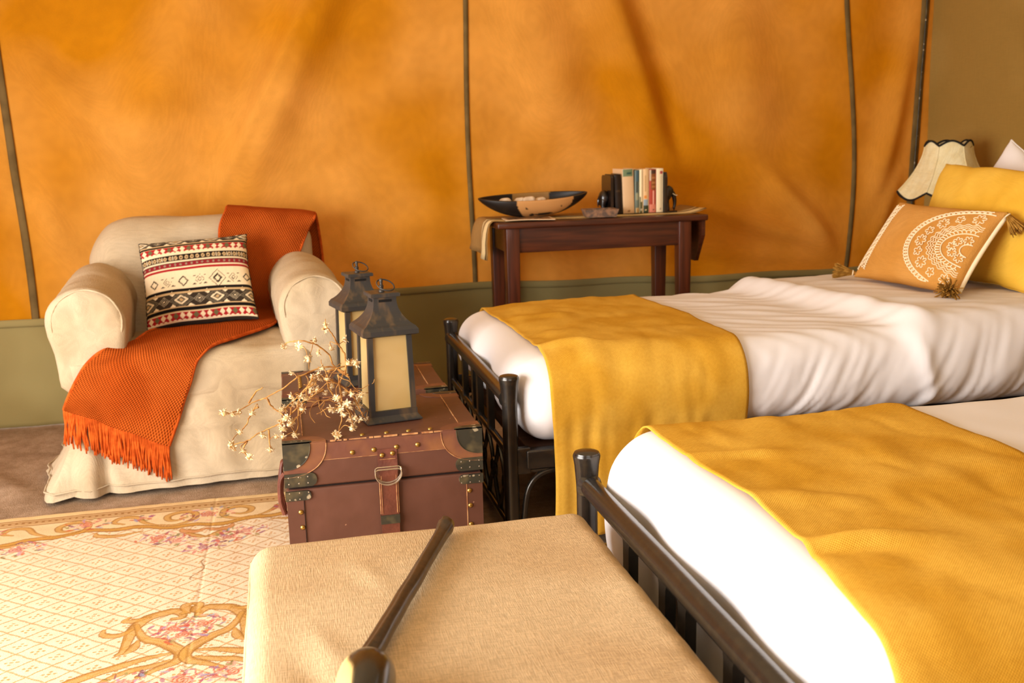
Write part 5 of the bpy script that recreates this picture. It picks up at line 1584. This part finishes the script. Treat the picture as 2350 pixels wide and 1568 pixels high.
def book(x0, x1, h, d, spine, label, bands=(), top='paper', lean=0.0, y=4.075):
    """an upright book, spine toward the room: cover boards, spine, page block"""
    w = x1 - x0
    root = thing('book', label, 'book', ((x0 + x1) / 2, y, TOP + .0012), 0, 'books between the elephant bookends')
    root.rotation_euler = (0, lean, 0)
    cv = plain('cover_%d' % int(x0 * 1000), spine)
    t = .0016
    for s in (-1, 1):
        m_ = MB(); m_.box((s * (w / 2 - t / 2) - t / 2, .0015, .0), (s * (w / 2 - t / 2) + t / 2, d, h)); obj('cover', m_.mesh('cover'), cv, root)
    m_ = MB(); m_.box((-w / 2 + t, .003, .003), (w / 2 - t, d - .004, h - .003)); obj('pages', m_.mesh('pages'), M['paper'], root)
    # rounded spine with its print as colour bands
    nz_, na = 44, 9
    V, C = [], []
    for i in range(nz_ + 1):
        f = i / nz_
        for k in range(na + 1):
            a = -1 + 2 * k / na
            V.append((a * w / 2, .0022 - .0035 * (1 - a * a), h * f))
            c = np.array(lin(*spine))
            for (a0, a1, b0, b1, col) in bands:
                if a0 <= f <= a1 and b0 <= (k / na) <= b1: c = np.array(lin(*col))
            C.append(c)
    V = np.array(V); C = np.array(C)
    n1 = na + 1
    i = np.arange(nz_)[:, None] * n1 + np.arange(na)[None, :]
    Q = np.stack([i, i + 1, i + n1 + 1, i + n1], -1).reshape(-1, 4)
    V2, Q2, _, C2 = shell(V, Q, None, .0012, C)
    obj('spine', make_mesh('spine', V2, Q2, None, C2), M['magazine'], root)
    return root
book(1.388, 1.418, .168, .12, (40, 28, 20), 'dark brown book, leftmost beside the left elephant', ((.55, .60, .2, .8, (70, 50, 30)),), lean=-.05)
book(1.4225, 1.4725, .190, .125, (222, 186, 142), 'thick cream book with a green patch at the top of its spine', ((.84, .99, .1, .95, (112, 130, 96)), (.88, .93, .35, .8, (54, 84, 72)), (.04, .07, .4, .6, (150, 110, 80)), (.35, .8, .45, .55, (206, 168, 128))), lean=-.03)
book(1.4745, 1.4945, .183, .12, (110, 122, 110), 'thin blue green book with a mottled spine', ((.75, .98, .2, .9, (74, 98, 104)), (.48, .74, .25, .6, (60, 66, 62)), (.3, .46, .2, .8, (150, 150, 120)), (.02, .13, .2, .9, (206, 176, 120)), (.02, .11, .45, .75, (160, 112, 44))))
book(1.4955, 1.5105, .185, .12, (240, 222, 180), 'thin white book with dark leaves at the foot of its spine', ((.0, .26, 0, .8, (96, 92, 52)), (.26, .38, .0, .4, (110, 104, 60)), (.06, .10, .3, .8, (200, 190, 160))))
book(1.5120, 1.5375, .187, .12, (228, 190, 138), 'beige book with a blue and green picture low on its spine', ((.0, .16, 0, 1, (58, 66, 46)), (.05, .09, .3, .6, (226, 200, 150)), (.17, .30, .1, .85, (150, 166, 176)), (.32, .40, .2, .6, (222, 140, 60)), (.5, .85, .3, .45, (196, 156, 104))))
book(1.5390, 1.5700, .184, .12, (176, 66, 46), 'red book with a brown upper half and pink lettering', ((.54, .98, .3, 1, (140, 84, 44)), (.9, .99, .3, 1, (76, 56, 44)), (.12, .5, .55, .75, (236, 170, 150)), (.0, .2, .0, 1, (220, 136, 112)), (.05, .08, .5, .75, (70, 60, 56)), (.75, .98, 0, .25, (200, 180, 150)), (.58, .62, .4, .9, (180, 120, 70)), (.68, .72, .4, .9, (180, 120, 70)), (.78, .82, .4, .9, (180, 120, 70))))
book(1.5715, 1.6025, .187, .135, (238, 220, 182), 'ivory book with a red mark, rightmost beside the right elephant', ((.88, .95, .5, .9, (180, 80, 80)), (.1, .86, .62, .68, (206, 190, 150)), (.06, .1, .5, .75, (170, 150, 130))))

def ellipsoid(c, r, n=16, rot=None):
    V, F = [], []
    for i in range(n + 1):
        a = PI * i / n
        for k in range(n * 2):
            b = PI * k / n
            p = Vector((r[0] * math.sin(a) * math.cos(b), r[1] * math.sin(a) * math.sin(b), r[2] * math.cos(a)))
            if rot: p.rotate(rot)
            V.append((p.x + c[0], p.y + c[1], p.z + c[2]))
    for i in range(n):
        for k in range(n * 2):
            k2 = (k + 1) % (n * 2)
            F.append((i * 2 * n + k, (i + 1) * 2 * n + k, (i + 1) * 2 * n + k2, i * 2 * n + k2))
    return V, F

def bookend(x, y, front, label):
    """half an elephant carved against an upright board; front = head half, else the rump half"""
    root = thing('elephant_bookend', label, 'bookend', (x, y, TOP), 0, 'elephant bookends')
    s = 1 if front else -1
    m_ = MB()
    if front:
        m_.plate([(-.055, .0), (.07, .0), (.07, .150), (.06, .172), (-.045, .172), (-.055, .150)], 'x', -.006, .012)
    else:
        m_.plate([(-.055, .0), (.07, .0), (.07, .155), (.06, .165), (-.045, .165), (-.055, .155)], 'x', -.006, .012)
    obj('board', m_.mesh('board'), M['ebony'], root)
    m_ = MB(); m_.plate([(0, -.05), (s * .055, -.045), (s * .055, .05), (0, .06)][::s], 'z', 0.0, .006); obj('foot_plate', m_.mesh('foot_plate'), M['ebony'], root)
    b = MB()
    if front:
        b.add(*ellipsoid((.021, 0, .074), (.024, .027, .030)))
        b.add(*ellipsoid((.036, 0, .088), (.020, .018, .022)))
        b.add(*ellipsoid((.034, 0, .105), (.009, .010, .008)))
        b.tube(catmull([(.045, 0, .085), (.056, 0, .070), (.061, 0, .050), (.0615, 0, .030), (.058, 0, .014), (.062, 0, .008)], 5), list(np.linspace(.0125, .0042, 26)), 12)
        b.tube([(.016, -.016, .070), (.019, -.017, .040), (.022, -.017, .006)], [.014, .0095, .010], 12)
        b.tube([(.004, .016, .070), (.004, .017, .040), (.004, .017, .006)], [.014, .0095, .010], 12)
        b.add(*ellipsoid((.026, -.022, .082), (.015, .004, .019)))
        b.add(*ellipsoid((.026, .022, .082), (.015, .004, .019)))
    else:
        b.add(*ellipsoid((-.020, 0, .070), (.023, .028, .033)))
        b.add(*ellipsoid((-.024, 0, .060), (.020, .024, .030)))
        b.tube([(-.024, -.014, .060), (-.028, -.016, .035), (-.028, -.016, .006)], [.016, .0105, .011], 12)
        b.tube([(-.010, .015, .060), (-.010, .016, .035), (-.010, .016, .006)], [.016, .0105, .011], 12)
        b.tube(catmull([(-.040, 0, .078), (-.046, 0, .060), (-.046, 0, .042), (-.044, 0, .030)], 5), list(np.linspace(.0040, .0026, 16)), 8)
    me = b.mesh('elephant', True)
    o = obj('elephant_half', me, M['ebony'], root)
    md = o.modifiers.new('remesh', 'REMESH'); md.mode = 'VOXEL'; md.voxel_size = .0022; md.use_smooth_shade = True
    sm = o.modifiers.new('smooth', 'SMOOTH'); sm.iterations = 4
    if front:
        for yy in (-.011, .011):
            v, f = tube(catmull([(.048, yy, .078), (.060, yy * 1.3, .070), (.068, yy * 1.3, .071)], 4), list(np.linspace(.0022, .0008, 9)), 7)
            obj('tusk', make_mesh('tusk', v, f), M['cord'], root)
bookend(1.368, 4.118, False, 'ebony bookend carved as the rump of an elephant, left of the books')
bookend(1.6115, 4.118, True, 'ebony bookend carved as an elephant head with trunk, right of the books')

# ------------------------------------------------------------------ pillows on the far bed
# amber cushion with cord embroidery and four tassels
def tassel(root, p, d, bushy=False, seed=0):
    rr = random.Random(seed)
    d = Vector(d).normalized(); p = Vector(p)
    a = d.orthogonal().normalized(); b = d.cross(a)
    m_ = MB()
    L, W = (.074, .028) if not bushy else (.046, .040)
    for k in range(110 if bushy else 80):
        an, r = rr.uniform(0, 2 * PI), math.sqrt(rr.random())
        o1 = (a * math.cos(an) + b * math.sin(an)) * r
        ln = L * rr.uniform(.8, 1.05)
        c2 = Vector((rr.uniform(-1, 1), rr.uniform(-1, 1), rr.uniform(-1, 1))) * (.003 if not bushy else .010)
        m_.tube([p + o1 * .005, p + d * .016 + o1 * .009, p + d * (ln * .6) + o1 * W * .65 + c2 * .5, p + d * ln + o1 * W + c2], .0019, 4)
    t = obj('tassel', m_.mesh('tassel', True), M['tassel'], root)
    m_ = MB(); m_.tube([p + d * .009 + (a * math.cos(q) + b * math.sin(q)) * .0085 for q in np.linspace(0, 2 * PI, 14, endpoint=False)], .0022, 6, closed=True)
    obj('tassel_tie', m_.mesh('tassel_tie', True), M['cord'], t)

def amber_cushion():
    w, h = .455, .315
    V, Q, uvm, fr = pillow(w, h, .125, 64, .07, .40)
    c = Vector((2.098, 2.945, .728))
    xd = Vector((.080, -.43, -.012)); ud = Vector((.190, .02, .250))
    root = thing('embroidered_cushion', 'amber cushion with cream cord embroidery and ochre tassels on the far bed', 'cushion', c)
    root.rotation_euler = frame(c, xd, ud).to_euler()
    body = obj('cushion_body', make_mesh('cushion_body', soften(V, .003), Q), M['amber'], root)
    def on(px, pz, off=.0016):
        u, v = np.clip(px / (w / 2), -.985, .985), np.clip(pz / (h / 2), -.985, .985)
        x, y, z = fr(np.array(u), np.array(v))
        return (float(x), float(y) - off, float(z))
    m_ = MB()
    def cord(pts, r=.0020):
        if len(pts) < 2: return
        P = []
        for i in range(len(pts) - 1):
            a, b = pts[i], pts[i + 1]
            n = max(1, int(math.hypot(b[0] - a[0], b[1] - a[1]) / .006))
            for k in range(n): P.append((a[0] + (b[0] - a[0]) * k / n, a[1] + (b[1] - a[1]) * k / n))
        P.append(pts[-1])
        m_.tube([on(*p) for p in P], r, 5)
    # half-round paisley growing from the right edge
    ex, ez = .215, -.012
    def arc(rx, rz, a0=PI * .5, a1=PI * 1.5, n=60): return [(ex + rx * math.cos(a), ez + rz * math.sin(a)) for a in np.linspace(a0, a1, n)]
    ok = lambda P: [p for p in P if abs(p[1]) < h / 2 * .93 and p[0] < w / 2 * .95]
    def loops(rx, rz, amp, nl, a0=PI * .52, a1=PI * 1.48):
        P = []
        for i in range(nl * 8 + 1):
            a = a0 + (a1 - a0) * i / (nl * 8)
            ph = 2 * PI * i / 8
            k = 1 + amp * (.5 + .5 * math.cos(ph)) / rx
            a2 = a + .035 * math.sin(ph)
            P.append((ex + rx * k * math.cos(a2), ez + rz * k * math.sin(a2)))
        return P
    cord(ok(arc(.225, .145))); cord(ok(loops(.228, .148, .016, 40)), .0018)
    def sprig(cx, cz, R, petals, rot):
        P = []
        for i in range(petals * 8 + 1):
            a = rot + 2 * PI * i / (petals * 8)
            k = R * (.42 + .58 * abs(math.sin(petals * (a - rot) / 2)) ** .8)
            P.append((cx + k * math.cos(a), cz + k * math.sin(a)))
        cord(ok(P), .0015)
    for i in range(9):
        a = PI * (.56 + .88 * i / 8)
        sprig(ex + .185 * math.cos(a), ez + .118 * math.sin(a), .021 if i % 2 == 0 else .016, 7 if i % 2 == 0 else 5, a)
    for rx, rz in ((.150, .092), (.140, .085), (.130, .078)):
        P = [(ex + (rx + .004 * math.sin(30 * a)) * math.cos(a), ez + (rz + .003 * math.sin(30 * a)) * math.sin(a)) for a in np.linspace(PI * .5, PI * 1.5, 130)]
        cord(ok(P), .0014)
    cord(ok(loops(.104, .062, .018, 22)), .0017); cord(ok(arc(.100, .058)))
    for i in range(5):
        a = PI * (.6 + .8 * i / 4)
        sprig(ex + .062 * math.cos(a), ez + .034 * math.sin(a), .016, 6, a)
    cord(ok([(ex + .03 * math.cos(a), ez + .022 * math.sin(a)) for a in np.linspace(PI * .5, PI * 1.5, 20)]))
    obj('embroidery', m_.mesh('embroidery', True), M['cord'], body)
    m_ = MB()
    # border down the left edge
    for x in (-.212, -.176):
        cord([(x, z) for z in np.linspace(-.135, .135, 30)], .0018)
        cord([(x + .006 * math.cos(i * 1.6), -.138 + .276 * i / 130) for i in range(131)], .0016)
    cord([(-.194 + .011 * math.sin(i * .55), -.13 + .26 * i / 150) for i in range(151)], .0015)
    cord([(-.194 + .009 * math.sin(i * .55 + 2), -.13 + .26 * i / 150) for i in range(151)], .0015)
    obj('embroidery', m_.mesh('embroidery', True), M['cord'], body)
    # pale side gusset at the right end
    P = [(w / 2 * .99, 0, z) for z in np.linspace(-h / 2 * .9, h / 2 * .9, 20)]
    v, f = tube([(p[0] - .010 * (1 - (p[2] / (h / 2)) ** 2), .006, p[2]) for p in P], .0075, 8)
    obj('side_band', make_mesh('side_band', v, f), M['cord'], root)
    inv = root.rotation_euler.to_matrix().inverted()
    down = inv @ Vector((0, 0, -1))
    tassel(root, (w / 2 * .99, -.004, h / 2 * .97), (inv @ Vector((.35, -.55, -.75))), False, 1)
    tassel(root, (-w / 2 * .99, .0, h / 2 * .97), (inv @ Vector((0.1, .3, -1))), False, 2)
    tassel(root, (-w / 2 * .99, -.004, -h / 2 * .93), (inv @ Vector((-.8, .45, .12))), False, 3)
    tassel(root, (w / 2 * .93, -.018, -h / 2 * .93), (inv @ Vector((-.55, -.5, .0))), True, 4)
amber_cushion()

def soft_pillow(name, label, cat, mt, w, h, t, c, xd, ud, seed):
    V, Q, uvm, fr = pillow(w, h, t, 54, .09, .40)
    V = soften(V, .010, 6, seed); V = soften(V, .004, 16, seed)
    o = obj(name, make_mesh(name, V, Q), M[mt], None, c)
    o.rotation_euler = frame(c, xd, ud).to_euler()
    tag(o, label, cat)
    # seam cord along the edge
    e = []
    for u, v in [(a, -1) for a in np.linspace(-1, 1, 24)] + [(1, a) for a in np.linspace(-1, 1, 24)] + [(-a, 1) for a in np.linspace(-1, 1, 24)] + [(-1, -a) for a in np.linspace(-1, 1, 24)]:
        x, y, z = fr(np.array(float(u)), np.array(float(v))); e.append((float(x), 0, float(z)))
    E_ = soften(soften(np.array(e), .010, 6, seed), .004, 16, seed)
    v, f = tube([tuple(p) for p in E_], .0028, 6, closed=True)
    obj('seam', make_mesh('seam', v, f), M[mt], o)
soft_pillow('pillow', 'plain mustard yellow pillow behind the embroidered cushion', 'pillow', 'mustard_pillow', .66, .42, .17, (2.338, 2.960, .790), (.02, -1, 0), (.36, 0, .93), 3)
soft_pillow('pillow', 'white pillow behind the mustard yellow pillow', 'pillow', 'white_cotton', .44, .34, .14, (2.575, 3.09, .828), (0, -.90, -.43), (.25, -.42, .86), 8)

# ------------------------------------------------------------------ bedside table and lamp
NS = thing('bedside_table', 'small dark wooden bedside table in the corner under the lamp', 'table', (2.86, 3.90, 0))
for nm, lo, hi in (('table_top', (-.20, -.20, .50), (.20, .20, .525)), ('shelf', (-.18, -.18, .18), (.18, .18, .20)), ('drawer_box', (-.18, -.18, .38), (.18, .18, .50))):
    V, Q = rbox(lo, hi, .004, .1); obj(nm, make_mesh(nm, V, Q), M['mahogany'], NS)
for sx in (-1, 1):
    for sy in (-1, 1):
        V, Q = rbox((sx * .165 - .018, sy * .165 - .018, .002), (sx * .165 + .018, sy * .165 + .018, .50), .004, .2); obj('leg', make_mesh('leg', V, Q), M['mahogany'], NS)

def lamp():
    root = thing('table_lamp', 'lamp with a scalloped cream shade edged in black braid', 'lamp', (2.862, 3.900, .525))
    m_ = MB(); m_.lathe([(.070, 0), (.072, .008), (.06, .018), (.03, .03), (.022, .05), (.034, .09), (.042, .13), (.030, .18), (.014, .215), (.012, .25), (.012, .34)], 24)
    obj('base', m_.mesh('base', True), M['lamp_base'], root)
    m_ = MB(); m_.lathe([(.013, .33), (.013, .37), (.026, .375), (.026, .43), (.02, .44)], 14); obj('bulb_holder', m_.mesh('bulb_holder', True), M['brass'], root)
    n, per, lv = 6, 16, 22
    z0, z1 = .302, .530
    ph0 = math.radians(31.2)
    def rad(t): return .098 + (.198 - .098) * (1 - t) ** 1.75 + .004 * (1 - t)
    V, top, bot = [], [], []
    N = n * per
    for j in range(lv + 1):
        t = j / lv
        for k in range(N):
            a = ph0 + 2 * PI * k / N
            q = (k % per) / per
            sc_ = math.sin(PI * q)
            r = rad(t) * (1 - .085 * sc_)          # panels pulled in between the ribs
            zb = z0 + .022 - .034 * sc_ * 1.0; zt = z1 - .010 + .022 * sc_
            z = zb + (zt - zb) * t
            p = (r * math.cos(a), r * math.sin(a), z)
            V.append(p)
            if j == 0: bot.append(p)
            if j == lv: top.append(p)
    i = np.arange(lv)[:, None] * N + np.arange(N)[None, :]
    j = np.arange(lv)[:, None] * N + (np.arange(N)[None, :] + 1) % N
    Q = np.stack([i, j, j + N, i + N], -1).reshape(-1, 4)
    V2, Q2, _, _ = shell(np.array(V), Q, None, .0025)
    sh = obj('shade', make_mesh('shade', V2, Q2), M['shade'], root)
    for P, r in ((bot, .0048), (top, .0048)):
        v, f = tube(P, r, 6, closed=True); obj('braid', make_mesh('braid', v, f), M['black_braid'], sh)
    for k in range(n):
        a = ph0 + 2 * PI * k / n
        P = [(rad(t) * math.cos(a) * 1.003, rad(t) * math.sin(a) * 1.003, z0 + .022 + (z1 - .010 - z0 - .022) * t) for t in np.linspace(0, 1, 12)]
        v, f = tube(P, .0022, 5); obj('rib', make_mesh('rib', v, f), M['shade'], sh)
    m_ = MB()
    for k in range(4):
        a = ph0 + 2 * PI * k / 4
        m_.tube([(.02 * math.cos(a), .02 * math.sin(a), .435), (.10 * math.cos(a), .10 * math.sin(a), z1 - .012)], .0018, 5)
    obj('spider', m_.mesh('spider'), M['brass'], root)
lamp()
